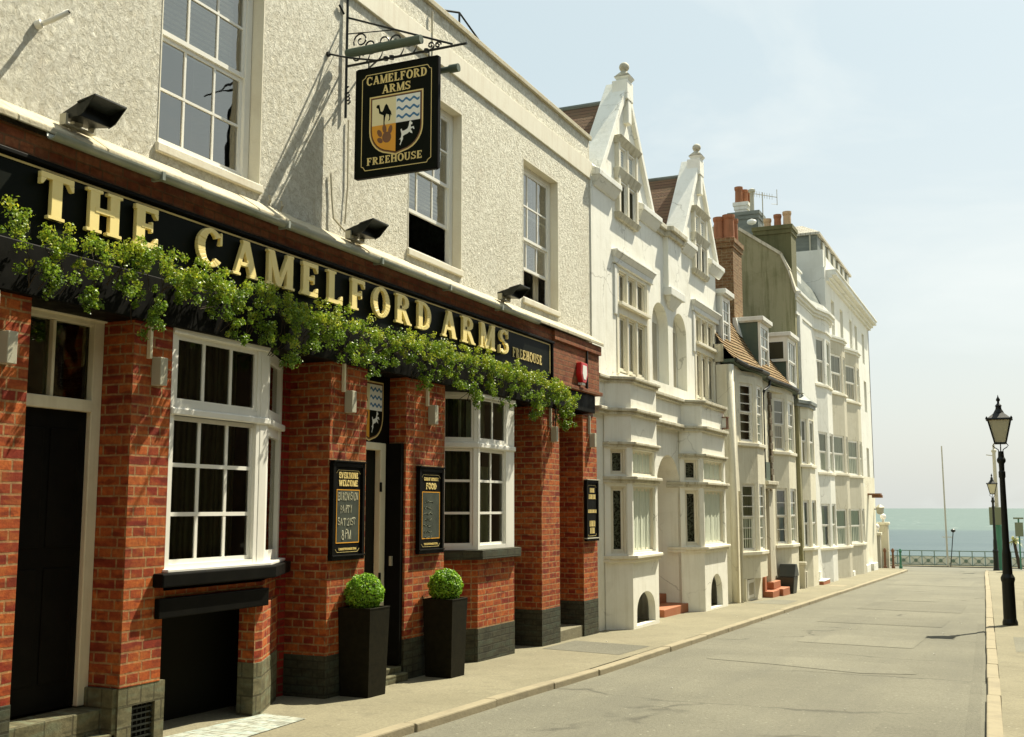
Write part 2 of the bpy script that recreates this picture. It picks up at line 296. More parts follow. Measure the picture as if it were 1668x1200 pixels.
    M['palmleaf'] = leaf('palm leaves', (0.10, 0.14, 0.03), (0.22, 0.25, 0.07), (0.4, 0.36, 0.14))
mats()

s = NT('black bin plastic'); M['binblack'] = s.fin((0.022, 0.026, 0.018), 0.5)
s = NT('grey board back'); M['greyback'] = s.fin((0.17, 0.19, 0.11), 0.6)
M['olivedark'] = m_paint('dark stained chimney render', (0.13, 0.125, 0.055), 0.9, 0.7, (0.07, 0.07, 0.025), 1.2, 0.5)
s = NT('rubbed chalk'); M['board2'] = s.fin((0.20, 0.21, 0.15), 0.9)
s = NT('railing green'); M['railgreen'] = s.fin((0.14, 0.20, 0.14), 0.5)
s = NT('railing cream'); M['railcream'] = s.fin((0.66, 0.64, 0.50), 0.6)

# ---------------------------------------------------------------- mesh building
def tag(o, label=None, cat=None, group=None, kind=None):
    if label: o['label'] = label
    if cat: o['category'] = cat
    if group: o['group'] = group
    if kind: o['kind'] = kind
    return o
def thing(name, loc, label, cat, group=None):
    o = bpy.data.objects.new(name, None); COL.objects.link(o); o.location = loc; o.empty_display_size = 0.2
    return tag(o, label, cat, group)
def wloc(o):
    v = Vector((0, 0, 0))
    while o: v = v + Vector(o.location); o = o.parent
    return v
class MB:
    def __init__(s): s.v = []; s.f = []; s.uv = None
    def q(s, *pts):
        i = len(s.v); s.v += [tuple(p) for p in pts]; s.f.append(tuple(range(i, i + len(pts))))
    def box(s, x0, x1, y0, y1, z0, z1):
        i = len(s.v)
        s.v += [(x0, y0, z0), (x1, y0, z0), (x1, y1, z0), (x0, y1, z0), (x0, y0, z1), (x1, y0, z1), (x1, y1, z1), (x0, y1, z1)]
        s.f += [tuple(i + k for k in f) for f in ((0, 3, 2, 1), (4, 5, 6, 7), (0, 1, 5, 4), (1, 2, 6, 5), (2, 3, 7, 6), (3, 0, 4, 7))]
        return s
    def hexa(s, P):  # 8 points, bottom loop then top loop
        i = len(s.v); s.v += [tuple(p) for p in P]
        s.f += [tuple(i + k for k in f) for f in ((0, 3, 2, 1), (4, 5, 6, 7), (0, 1, 5, 4), (1, 2, 6, 5), (2, 3, 7, 6), (3, 0, 4, 7))]
        return s
    def prism(s, pts, off):  # planar polygon swept by a vector
        n = len(pts); i = len(s.v); off = Vector(off)
        s.v += [tuple(p) for p in pts] + [tuple(Vector(p) + off) for p in pts]
        tri = tessellate_polygon([[Vector(p) for p in pts]])
        for t in tri: s.f.append(tuple(i + k for k in t)); s.f.append(tuple(i + n + k for k in reversed(t)))
        for k in range(n): s.f.append((i + k, i + (k + 1) % n, i + n + (k + 1) % n, i + n + k))
        return s
    def pxy(s, poly, z0, z1): return s.prism([(x, y, z0) for x, y in poly], (0, 0, z1 - z0))
    def tube(s, pts, r, n=8, cap=True):
        pts = [Vector(p) for p in pts]; rs = r if isinstance(r, (list, tuple)) else [r] * len(pts)
        i0 = len(s.v); up = Vector((0, 0, 1))
        for k, p in enumerate(pts):
            d = (pts[min(k + 1, len(pts) - 1)] - pts[max(k - 1, 0)]).normalized()
            a = d.cross(up)
            if a.length < 0.05: a = d.cross(Vector((1, 0, 0)))
            a.normalize(); b = d.cross(a)
            for j in range(n):
                t = 2 * math.pi * j / n; s.v.append(tuple(p + (a * math.cos(t) + b * math.sin(t)) * rs[k]))
        for k in range(len(pts) - 1):
            for j in range(n):
                a = i0 + k * n + j; b = i0 + k * n + (j + 1) % n; s.f.append((a, b, b + n, a + n))
        if cap: s.f.append(tuple(i0 + j for j in range(n))); s.f.append(tuple(i0 + (len(pts) - 1) * n + j for j in reversed(range(n))))
        return s
    def lathe(s, c, prof, n=20, sq=False, ang=0.0):  # profile of (r, z)
        i0 = len(s.v)
        for r, z in prof:
            for j in range(n):
                t = 2 * math.pi * j / n + ang; s.v.append((c[0] + r * math.cos(t), c[1] + r * math.sin(t), c[2] + z))
        for k in range(len(prof) - 1):
            for j in range(n):
                a = i0 + k * n + j; b = i0 + k * n + (j + 1) % n; s.f.append((a, b, b + n, a + n))
        s.f.append(tuple(i0 + j for j in reversed(range(n)))); s.f.append(tuple(i0 + (len(prof) - 1) * n + j for j in range(n)))
        return s
    def wall(s, O, d, L, z0, z1, holes=(), th=0.2, caps=True, back=False):
        # vertical wall starting at O (x, y), running L metres along d, outward side to the right of d
        d = Vector((d[0], d[1])).normalized(); n = Vector((d.y, -d.x))
        def P(u, v, w=0.0): return (O[0] + d.x * u + n.x * w, O[1] + d.y * u + n.y * w, v)
        us = sorted({0.0, L, *[h[0] for h in holes], *[h[1] for h in holes]}); vs = sorted({z0, z1, *[h[2] for h in holes], *[h[3] for h in holes]})
        for a in range(len(us) - 1):
            for b in range(len(vs) - 1):
                um = (us[a] + us[a + 1]) / 2; vm = (vs[b] + vs[b + 1]) / 2
                if any(h[0] < um < h[1] and h[2] < vm < h[3] for h in holes): continue
                s.q(P(us[a], vs[b]), P(us[a + 1], vs[b]), P(us[a + 1], vs[b + 1]), P(us[a], vs[b + 1]))
        for h in holes:
            u0, u1, v0, v1 = h[:4]
            if len(h) > 4:  # arch, springing at h[4]
                sp = h[4]; k = 18; c = (u0 + u1) / 2; rx = (u1 - u0) / 2; ry = v1 - sp
                pt = (h[5] if len(h) > 5 else 1.0)
                arc = []
                for i in range(k + 1):
                    t = math.pi * (1 - i / k); y = math.sin(t) ** pt
                    arc.append((c + rx * math.cos(t), sp + ry * y))
                for i in range(k):
                    a, b = arc[i], arc[i + 1]
                    s.q(P(a[0], a[1]), P(b[0], b[1]), P(b[0], v1), P(a[0], v1))
                    s.q(P(b[0], b[1]), P(a[0], a[1]), P(a[0], a[1], -th), P(b[0], b[1], -th))
                s.q(P(u0, v0), P(u0, sp), P(u0, sp, -th), P(u0, v0, -th)); s.q(P(u1, sp), P(u1, v0), P(u1, v0, -th), P(u1, sp, -th))
                s.q(P(u1, v0), P(u0, v0), P(u0, v0, -th), P(u1, v0, -th))
            else:
                s.q(P(u0, v0), P(u0, v1), P(u0, v1, -th), P(u0, v0, -th)); s.q(P(u1, v1), P(u1, v0), P(u1, v0, -th), P(u1, v1, -th))
                s.q(P(u1, v0), P(u0, v0), P(u0, v0, -th), P(u1, v0, -th)); s.q(P(u0, v1), P(u1, v1), P(u1, v1, -th), P(u0, v1, -th))
        if caps:
            s.q(P(0, z0, -th), P(0, z0), P(0, z1), P(0, z1, -th)); s.q(P(L, z0), P(L, z0, -th), P(L, z1, -th), P(L, z1))
            s.q(P(0, z1), P(L, z1), P(L, z1, -th), P(0, z1, -th))
        return s
    def lb(s, O, d, u0, u1, w0, w1, v0, v1):  # box in wall coordinates
        d = Vector((d[0], d[1])).normalized(); n = Vector((d.y, -d.x))
        def P(u, v, w): return (O[0] + d.x * u + n.x * w, O[1] + d.y * u + n.y * w, v)
        return s.hexa([P(u0, v0, w0), P(u0, v0, w1), P(u1, v0, w1), P(u1, v0, w0), P(u0, v1, w0), P(u0, v1, w1), P(u1, v1, w1), P(u1, v1, w0)])
    def build(s, name, mat, parent=None, bevel=0.0, smooth=False, jit=0.0):
        if not s.v: return None
        me = bpy.data.meshes.new(name)
        vs = [Vector(v) for v in s.v]
        if parent is not None:
            org = wloc(parent); loc = Vector((0, 0, 0))
        else:
            xs = [v.x for v in vs]; ys = [v.y for v in vs]
            org = Vector(((min(xs) + max(xs)) / 2, (min(ys) + max(ys)) / 2, min(v.z for v in vs))); loc = org
        me.from_pydata([v - org for v in vs], [], s.f); me.materials.append(M[mat] if isinstance(mat, str) else mat)
        bm = bmesh.new(); bm.from_mesh(me); uvl = bm.loops.layers.uv.new('UVMap')
        if s.uv is None:
            bmesh.ops.recalc_face_normals(bm, faces=bm.faces) if not getattr(s, 'keep', False) else None
            for f in bm.faces:
                n = f.normal
                if abs(n.z) > 0.97: t = Vector((1, 0, 0)); b = Vector((0, 1, 0))
                else:
                    t = Vector((-n.y, n.x, 0)).normalized(); b = n.cross(t)
                for l in f.loops:
                    p = l.vert.co + org; l[uvl].uv = (p.dot(t), p.dot(b) if abs(n.z) > 0.3 else p.z)
        else:
            k = 0
            for f in bm.faces:
                for l in f.loops: l[uvl].uv = (s.uv[f.index], 0.5)
        if smooth:
            for f in bm.faces: f.smooth = True
        bm.to_mesh(me); bm.free()
        o = bpy.data.objects.new(name, me); COL.objects.link(o)
        if parent is not None: o.parent = parent
        o.location = loc
        if bevel > 0:
            m = o.modifiers.new('bevel', 'BEVEL'); m.width = bevel; m.segments = 2; m.limit_method = 'ANGLE'; m.angle_limit = R(40)
        return o
def copy_tree(o, parent=None):
    c = o.copy(); COL.objects.link(c); c.parent = parent
    for ch in list(o.children): copy_tree(ch, c)
    return c

# ground profile of the street falling to the sea
def g(Y): return 0.13 - 0.019 * Y if Y <= 50 else max(-0.82 - 0.0445 * (Y - 50), -2.6)

# sash or casement window: frame mesh (part) with glass and what hangs behind (sub-parts)
def window(parent, O, d, u0, u1, v0, v1, w, cols, rt, rb, split=0.5, fr=0.06, bar=0.025, mat='white', glass='glass', behind=None, bdepth=0.10, name='sash_window', dep=0.06, sash=0.045, bk='dark', open_=0.0):
    f = MB(); L = lambda a, b, c, e, p, q: f.lb(O, d, a, b, c, e, p, q)
    L(u0, u0 + fr, w - dep, w, v0, v1); L(u1 - fr, u1, w - dep, w, v0, v1)
    L(u0 + fr, u1 - fr, w - dep, w - .002, v1 - fr, v1); L(u0 + fr, u1 - fr, w - dep, w - .002, v0, v0 + fr)
    a, b = u0 + fr, u1 - fr; vm = v0 + fr + (v1 - v0 - 2 * fr) * split
    gl = MB()
    def P(u, v, ww):
        dd = Vector((d[0], d[1])).normalized(); n = Vector((dd.y, -dd.x)); return (O[0] + dd.x * u + n.x * ww, O[1] + dd.y * u + n.y * ww, v)
    for (y0, y1, ww, rows, k) in ((vm, v1 - fr, w - .012, rt, 0), (v0 + fr + open_, vm + (open_ if open_ else 0), w - .032, rb, 1)):
        if rows == 0: continue
        if k == 0 and split <= 0.001: continue
        L(a, a + sash, ww - .03, ww, y0, y1); L(b - sash, b, ww - .03, ww, y0, y1)
        L(a + sash, b - sash, ww - .03, ww - .001, y0, y0 + sash); L(a + sash, b - sash, ww - .03, ww - .001, y1 - sash, y1)
        for i in range(1, cols):
            c = a + (b - a) * i / cols; L(c - bar / 2, c + bar / 2, ww - .024, ww - .004, y0 + sash, y1 - sash)
        for i in range(1, rows):
            c = y0 + (y1 - y0) * i / rows; L(a + sash, b - sash, ww - .026, ww - .002, c - bar / 2, c + bar / 2)
        gl.q(P(a + .01, y0 + .01, ww - .015), P(b - .01, y0 + .01, ww - .015), P(b - .01, y1 - .01, ww - .015), P(a + .01, y1 - .01, ww - .015))
    wo_ = f.build(name, mat, parent)
    gl.keep = True; gl.build('glass', glass, wo_)
    if behind:
        for (bm_, fa, fb, ga, gb) in behind:
            cb = MB(); N = 14
            ua, ub = a + (b - a) * fa, a + (b - a) * fb; va, vb = v0 + (v1 - v0) * ga, v0 + (v1 - v0) * gb
            flat = bm_ in ('blind', 'lace')
            for i in range(N):
                t0, t1 = i / N, (i + 1) / N
                z0_ = 0 if flat else .014 * math.sin(i * 2.4); z1_ = 0 if flat else .014 * math.sin((i + 1) * 2.4)
                cb.q(P(ua + (ub - ua) * t0, va, w - bdepth - z0_), P(ua + (ub - ua) * t1, va, w - bdepth - z1_), P(ua + (ub - ua) * t1, vb, w - bdepth - z1_), P(ua + (ub - ua) * t0, vb, w - bdepth - z0_))
            cb.build('blind' if flat else 'curtain', bm_, wo_)
    if bk:
        bb = MB(); bb.lb(O, d, u0 - .02, u1 + .02, w - .75, w - .70, v0 - .02, v1 + .02)
        bb.build('room_shade', bk, wo_)
    return wo_
# ================================================================ THE SETTING
KL = [(-14, -4.72), (0, -4.66), (9, -4.58), (12.5, -4.45), (20, -4.42), (30, -4.38), (40, -4.33), (48.5, -4.33)]
KR = [(-14, -0.18), (0, -0.24), (9.7, -0.33), (12.3, -0.40), (22.2, -0.67), (34, -1.0), (46, -1.35), (50.5, -1.45)]
def lerp(T, y):
    if y <= T[0][0]: return T[0][1]
    for (a, b), (c, d) in zip(T, T[1:]):
        if y <= c: return b + (d - b) * (y - a) / (c - a)
    return T[-1][1]
def strip(name, yl, fx0, fx1, dz, mat, label=None):
    m = MB()
    for a, b in zip(yl, yl[1:]): m.q((fx0(a), a, g(a) + dz), (fx1(a), a, g(a) + dz), (fx1(b), b, g(b) + dz), (fx0(b), b, g(b) + dz))
    return tag(m.build(name, mat), kind='structure')
ys = [-14, -6, 0, 4, 8, 12, 16, 20, 25, 30, 35, 40, 45, 50]
strip('road', [-14, -6, 0, 4, 8, 12, 16, 20, 25, 30, 35, 40, 45, 50.0], lambda y: -5.2, lambda y: 0.6, -0.065, 'asphalt')
strip('seafront_road', [50.004, 60, 70, 80, 86], lambda y: -160, lambda y: 160, -0.065, 'asphalt')
def pav(name, T, side, xo, yend):
    m = MB(); yy = [y for y in ys if y < yend] + [yend]
    for a, b in zip(yy, yy[1:]):
        ka, kb = lerp(T, a) + side * .13, lerp(T, b) + side * .13
        m.q((xo, a, g(a)), (ka, a, g(a)), (kb, b, g(b)), (xo, b, g(b)))
    return tag(m.build(name, 'pave'), kind='structure')
pav('left_pavement', KL, -1, -7.6, 48.5)
pav('right_pavement', KR, 1, 3.2, 50.5)
def kerb(name, T, side, yend):
    m = MB(); y = -14.0; rnd = random.Random(3)
    while y < yend:
        e = min(y + rnd.uniform(.85, 1.5), yend); a, b = y + .003, e - .003; j = rnd.uniform(-.008, .008); h = rnd.uniform(-.003, .004)
        x0, x1 = lerp(T, a) + j, lerp(T, b) + j
        m.hexa([(x0, a, g(a) - .3), (x0 + side * .128, a, g(a) - .3), (x1 + side * .128, b, g(b) - .3), (x1, b, g(b) - .3),
                (x0, a, g(a) + .006 + h), (x0 + side * .128, a, g(a) + .004 + h), (x1 + side * .128, b, g(b) + .004 + h), (x1, b, g(b) + .006 + h)])
        y = e
    return tag(m.build(name, 'kerb', bevel=.014), kind='structure')
kerb('left_kerb', KL, -1, 48.5); kerb('right_kerb', KR, 1, 50.5)
# curved corner kerb and return pavement at the seafront end of the left side
m = MB(); prev = None
for i in range(9):
    t = i / 8 * math.pi / 2; p = (-7.9 + 3.57 * math.cos(t), 48.5 + 2.6 * math.sin(t))
    if prev:
        (x0, y0), (x1, y1) = prev, p
        m.hexa([(x0, y0, g(y0) - .3), (x0 - .13, y0, g(y0) - .3), (x1 - .13, y1 - .02, g(y1) - .3), (x1, y1, g(y1) - .3), (x0, y0, g(y0) + .006), (x0 - .13, y0, g(y0) + .006), (x1 - .13, y1 - .02, g(y1) + .006), (x1, y1, g(y1) + .006)])
    prev = p
tag(m.build('corner_kerb', 'kerb'), kind='structure')
m = MB(); c = [(-7.9 + 3.45 * math.cos(i / 8 * math.pi / 2), 48.5 + 2.48 * math.sin(i / 8 * math.pi / 2)) for i in range(9)]
pts = [(-60, 48.5)] + c + [(-60, 50.98)]
m.q(*[(x, y, g(y) + .002) for x, y in pts]); tag(m.build('corner_pavement', 'pave'), kind='structure')
strip('promenade', [86, 89, 93], lambda y: -160, lambda y: 160, 0.0, 'pave')
m = MB()
yl = [-90, 0, 50, 86, 93.2]
for a, b in zip(yl, yl[1:]): m.q((-200, a, g(a) - .25), (200, a, g(a) - .25), (200, b, g(b) - .25), (-200, b, g(b) - .25))
m.q((-200, 93.2, g(93.2) - .25), (200, 93.2, g(93.2) - .25), (200, 93.3, -5.4), (-200, 93.3, -5.4))
tag(m.build('ground', 'land'), kind='structure')
m = MB(); m.q((-400, 93.3, -5.4), (400, 93.3, -5.4), (400, 190, -7.4), (-400, 190, -7.4)); tag(m.build('beach', 'beach'), kind='structure')
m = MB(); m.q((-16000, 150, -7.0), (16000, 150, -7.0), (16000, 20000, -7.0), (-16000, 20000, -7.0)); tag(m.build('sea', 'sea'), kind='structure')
# patched repairs in the road (thin sheets lying on it)
def patch(name, pts, mat, dz=-.061):
    m = MB(); m.q(*[(x, y, g(y) + dz) for x, y in pts]); return tag(m.build(name, mat), kind='structure')
patch('road_repair', [(-3.15, 17.2), (-1.5, 17.0), (-1.45, 18.5), (-2.6, 18.7), (-3.2, 18.2)], 'asphalt2')
patch('road_repair', [(-3.5, 21.1), (-1.35, 20.9), (-1.3, 22.6), (-3.4, 22.9)], 'asphalt3')
patch('road_repair', [(-3.8, 14.4), (-2.9, 14.2), (-1.8, 13.8), (-1.2, 14.0), (-1.4, 14.9), (-2.6, 15.1), (-3.75, 15.0)], 'asphalt2')
patch('road_repair', [(-3.3, 25.0), (-1.2, 24.7), (-1.2, 27.4), (-3.2, 27.6)], 'asphalt3')
patch('road_repair', [(-2.9, 28.4), (-1.9, 28.3), (-1.9, 29.4), (-2.9, 29.5)], 'asphalt2')
patch('road_repair', [(-3.9, 36.5), (-1.5, 36.4), (-1.5, 40.0), (-3.8, 40.2)], 'asphalt2')
patch('road_repair', [(-1.25, 9.3), (-0.75, 9.2), (-0.72, 10.2), (-1.2, 10.4)], 'asphalt3')
patch('road_edge_dirt', [(-0.46, 8.0), (-0.34, 8.0), (-0.70, 22.0), (-0.80, 22.0)], 'asphalt3', -.0585)
patch('pavement_repair', [(0.0, 12.2), (0.75, 12.2), (0.7, 15.2), (-0.05, 15.2)], 'asphalt3', .003)
patch('pavement_repair', [(-0.15, 16.6), (0.9, 16.6), (0.85, 18.9), (-0.2, 18.9)], 'asphalt2', .003)
patch('pavement_repair', [(-5.9, 13.9), (-4.75, 13.7), (-4.72, 14.9), (-5.9, 15.1)], 'asphalt3', .003)
patch('pavement_repair', [(-5.6, 24.6), (-4.7, 24.5), (-4.7, 26.0), (-5.3, 26.1)], 'asphalt2', .003)
patch('pavement_cover', [(-5.15, 33.0), (-4.7, 33.0), (-4.7, 34.0), (-5.15, 34.0)], 'kerb', .004)
o = patch('cellar_light', [(-6.0, 6.62), (-5.42, 6.8), (-5.52, 7.95), (-5.98, 8.0)], 'tilecellar', .006)
# small scraps of litter
rnd = random.Random(5)
for i in range(14):
    x = rnd.uniform(-5.6, -1.0); y = rnd.uniform(7.5, 24); m = MB(); s_ = rnd.uniform(.008, .022)
    zz = g(y) + (.003 if x < lerp(KL, y) else -.059)
    m.hexa([(x, y, zz), (x + s_, y + .004, zz), (x + s_, y + s_, zz), (x, y + s_ * .8, zz), (x, y, zz + .005), (x + s_, y, zz + .007), (x + s_, y + s_, zz + .006), (x, y + s_, zz + .005)])
    tag(m.build('litter', 'whitesign'), 'tiny pale scrap of litter on the worn tarmac', 'litter', 'tiny scraps of litter on the ground')

# ================================================================ LETTERING
def glyph(ch, serif=True, T=.19, t=.11):
    P = []; s = .075 if serif else 0; e = .075 if serif else 0
    def rect(x0, x1, y0, y1): P.append([(x0, y0), (x1, y0), (x1, y1), (x0, y1)])
    def stem(x, w, y0=0, y1=1, sb=True, st=True):
        rect(x - w / 2, x + w / 2, y0, y1)
        if serif:
            if sb: rect(x - w / 2 - e, x + w / 2 + e, y0, y0 + s)
            if st: rect(x - w / 2 - e, x + w / 2 + e, y1 - s, y1)
    def dg(x0, y0, x1, y1, w): P.append([(x0 - w / 2, y0), (x0 + w / 2, y0), (x1 + w / 2, y1), (x1 - w / 2, y1)])
    def arc(cx, cy, rx, ry, a0, a1, wv, wh, n=14):
        for i in range(n):
            A, B = R(a0 + (a1 - a0) * i / n), R(a0 + (a1 - a0) * (i + 1) / n)
            P.append([(cx + rx * math.cos(A), cy + ry * math.sin(A)), (cx + rx * math.cos(B), cy + ry * math.sin(B)),
                      (cx + (rx - wv) * math.cos(B), cy + (ry - wh) * math.sin(B)), (cx + (rx - wv) * math.cos(A), cy + (ry - wh) * math.sin(A))])
    W = .8
    if ch == 'T': stem(.4, T, st=False); rect(.02, .78, 1 - t, 1); P.append([(.02, 1 - t), (.02, .72), (.07, .72), (.16, 1 - t)]); P.append([(.78, 1 - t), (.64, 1 - t), (.73, .72), (.78, .72)])
    elif ch == 'I': stem(.2, T); W = .4
    elif ch == 'H': stem(.19, T); stem(.69, T); rect(.19, .69, .46, .46 + t); W = .88
    elif ch in 'EFL':
        stem(.2, T, st=(ch == 'L')); W = .76
        if ch != 'L': rect(.05, .68, 1 - t, 1); P.append([(.68, 1 - t), (.55, 1 - t), (.63, .74), (.68, .74)]); rect(.2, .52, .46, .46 + t * .9); rect(.48, .53, .38, .66)
        if ch != 'F': rect(.05, .68, 0, t); P.append([(.68, .28), (.63, .28), (.53, t), (.68, t)])
        if ch == 'L': W = .72
    elif ch == 'C': arc(.42, .5, .42, .52, 42, 322, T, t, 20); P.append([(.68, .62), (.76, .62), (.76, .97), (.72, .97)]); W = .82
    elif ch == 'G': arc(.42, .5, .42, .52, 42, 322, T, t, 20); P.append([(.68, .62), (.76, .62), (.76, .97), (.72, .97)]); rect(.6, .78, .06, .42); W = .86
    elif ch in 'OQ': arc(.43, .5, .43, .52, 0, 360, T, t, 26); W = .86
    elif ch == 'A':
        dg(.12, 0, .42, 1, t); dg(.72, 0, .42, 1, T); rect(.24, .62, .28, .28 + t * .85); W = .86
        if serif: rect(0, .27, 0, s); rect(.55, .86, 0, s)
    elif ch == 'M':
        stem(.13, t, st=False); stem(.86, T, st=False); dg(.46, 0, .16, 1, T * .9); dg(.46, 0, .84, 1, t); W = 1.0
        if serif: rect(.02, .2, 1 - s, 1); rect(.82, 1.0, 1 - s, 1)
    elif ch == 'N':
        stem(.13, t, st=False); stem(.7, t, sb=False); dg(.66, 0, .15, 1, T); W = .84
        if serif: rect(0, .2, 1 - s, 1)
    elif ch in 'RPB':
        stem(.2, T); arc(.38, .75, .33, .25, -90, 90, T * .95, t * .9); rect(.2, .38, 1 - t * .9, 1); rect(.2, .38, .5, .5 + t * .9); W = .74
        if ch == 'R':
            dg(.72, 0, .4, .5, T); W = .86
            if serif: rect(.58, .86, 0, s)
        if ch == 'B': arc(.4, .27, .36, .27, -90, 90, T * .95, t * .9); rect(.2, .4, 0, t * .9); W = .8
    elif ch == 'D': stem(.2, T); arc(.36, .5, .45, .5, -90, 90, T, t, 18); rect(.2, .36, 0, t); rect(.2, .36, 1 - t, 1); W = .84
    elif ch == 'S':
        arc(.35, .745, .31, .265, 25, 270, T * .82, t); arc(.35, .27, .33, .27, -155, 90, T * .82, t); W = .72
        if serif: rect(.59, .64, .66, 1.0); rect(.03, .08, .0, .34)
    elif ch == 'U': stem(.17, T, .3, sb=False); stem(.68, t, .3, sb=False); arc(.4, .32, .33, .33, 180, 360, T * .8, t); W = .84
    elif ch == 'V':
        dg(.4, 0, .12, 1, T); dg(.4, 0, .68, 1, t); W = .8
        if serif: rect(0, .27, 1 - s, 1); rect(.56, .8, 1 - s, 1)
    elif ch == 'W': dg(.3, 0, .1, 1, T); dg(.3, 0, .55, .95, t); dg(.75, 0, .55, .95, T); dg(.75, 0, .97, 1, t); W = 1.08
    elif ch == 'Y':
        stem(.4, T, 0, .48, st=False); dg(.4, .45, .12, 1, T * .9); dg(.4, .45, .68, 1, t); W = .8
        if serif: rect(0, .27, 1 - s, 1); rect(.56, .8, 1 - s, 1)
    elif ch == 'Z': rect(.05, .68, 1 - t, 1); rect(.05, .68, 0, t); dg(.13, 0, .6, 1, T); W = .74
    elif ch == '1': stem(.2, t, 0, 1, st=False); dg(.08, .78, .2, .98, t * .8); W = .4
    elif ch == '2': arc(.3, .72, .28, .28, -20, 180, t, t); dg(.12, 0, .5, .62, t); rect(.03, .6, 0, t); W = .66
    elif ch == '8': arc(.3, .76, .24, .24, 0, 360, t, t); arc(.3, .27, .29, .28, 0, 360, t, t); W = .66
    else: W = .35
    return P, W
def text(mb, s, org, U, V, N, length, h, depth, serif=True, T=.19, t=.11, gap=.10, hand=0, rnd=random.Random(1)):
    org, U, V, N = Vector(org), Vector(U), Vector(V), Vector(N)
    tot = sum(glyph(c, serif, T, t)[1] for c in s) + gap * (len(s) - 1); sx = length / tot; x = 0; k = 0
    for c in s:
        P, W = glyph(c, serif, T, t); dy = rnd.uniform(-hand, hand); sl = rnd.uniform(-hand, hand) * 2
        for poly in P:
            k += 1; o = (k % 9) * .0006
            pts = [org + U * ((x + px + sl * py) * sx) + V * ((py + dy) * h) + N * 0 for px, py in poly]
            mb.prism(pts, N * (depth + o))
        x += W + gap
def poly2(mb, pts, org, U, V, N, depth):
    org, U, V, N = Vector(org), Vector(U), Vector(V), Vector(N)
    mb.prism([org + U * a + V * b for a, b in pts], N * depth)

# ================================================================ THE PUB
pub = thing('public_house', (-6.2, 10.0, g(10)), 'cream pebbledashed pub with red brick ground floor and long black sign board', 'pub')
XU = -6.12
F = (0, 1)
OU = (XU, 2.0)     # upper wall frame: u = Y - 2
ups = [(2.45, 3.75, 4.62, 6.63), (4.58, 5.90, 4.62, 6.63), (8.58, 9.90, 4.62, 6.63), (11.78, 13.08, 4.62, 6.63)]
m = MB(); m.wall(OU, F, 14.45, 4.30, 7.70, ups[1:], th=.19); m.build('pebbledashed_wall', 'stucco', pub)
m = MB(); m.wall((-12, 2.0), (1, 0), 5.68, -0.3, 7.70, [], th=.1); m.build('end_wall', 'stucco', pub)
m = MB(); m.box(-12, -6.32, 16.25, 16.44, 4.0, 7.6); m.box(-12, -11.8, 2.1, 16.3, -.3, 7.7); m.build('rear_wall', 'stucco', pub)
m = MB(); m.box(XU - .22, XU + .045, 1.98, 16.47, 7.70, 7.77); m.build('coping', 'flash', pub, bevel=.008)
m = MB(); m.box(XU - .02, XU + .03, 1.99, 16.46, 7.05, 7.34); m.build('smooth_band', 'cream', pub, bevel=.005)
for (a, b, c, d_) in ups[1:]:   # smooth painted reveals lining each window opening
    m = MB()
    for (p, q, r_, s_) in ((a, a + .012, c + .01, d_ - .012), (b - .012, b, c + .01, d_ - .012)): m.lb(OU, F, p, q, -.185, .004, r_, s_)
    m.lb(OU, F, a, b, -.185, .004, d_ - .012, d_)
    m.build('window_reveals', 'cream', pub)
    m = MB(); m.lb(OU, F, a - .02, b + .02, -.16, .03, c - .07, c + .01); m.build('window_sill', 'cream', pub, bevel=.01)
window(pub, OU, F, 4.60, 5.88, 4.63, 6.62, -.12, 3, 2, 2, .5, .075, .022, glass='glassup', behind=[('blind', 0, 1, .5, 1)], bdepth=.16, name='sash_window', sash=.04)
window(pub, OU, F, 8.60, 9.88, 4.63, 6.62, -.12, 3, 2, 1, .52, .075, .022, glass='glassup', behind=[('blind', 0, 1, .34, .56), ('drape', .8, 1, .5, 1)], bdepth=.16, name='sash_window', sash=.04, open_=.44)
window(pub, OU, F, 11.80, 13.06, 4.63, 6.62, -.12, 3, 2, 2, .45, .075, .022, glass='glassup', behind=[('drape', .0, .16, 0, 1), ('drape', .8, 1.0, 0, 1)], bdepth=.16, name='sash_window', sash=.04, open_=.40)
m = MB(); m.q((-12, 2, 7.3), (XU - .1, 2, 7.3), (XU - .1, 16.4, 7.3), (-12, 16.4, 7.3)); m.build('flat_roof', 'slate', pub)
m = MB(); m.box(-12, -6.2, 2.02, 16.3, 4.16, 4.22); m.build('ceiling', 'dark', pub)
# wire guard rail on the roof edge
m = MB(); r = .014
A = [(-6.35, 11.3, 7.55), (-6.35, 11.3, 8.35), (-6.35, 12.75, 8.35), (-7.1, 12.75, 8.0), (-7.1, 12.75, 7.3)]
m.tube([(-7.2, 11.6, 8.22), (-6.4, 12.35, 8.22)], r, 6); m.tube([(-6.4, 12.35, 8.22), (-6.35, 13.05, 7.97)], r, 6); m.tube([(-6.4, 12.35, 8.22), (-6.4, 12.35, 7.6)], r, 6)
m.tube([(-6.35, 13.05, 7.97), (-7.4, 12.35, 7.9)], r, 6); m.tube([(-6.35, 13.05, 7.97), (-6.35, 13.05, 7.5)], r, 6)
m.build('roof_guard_rail', 'iron', pub)
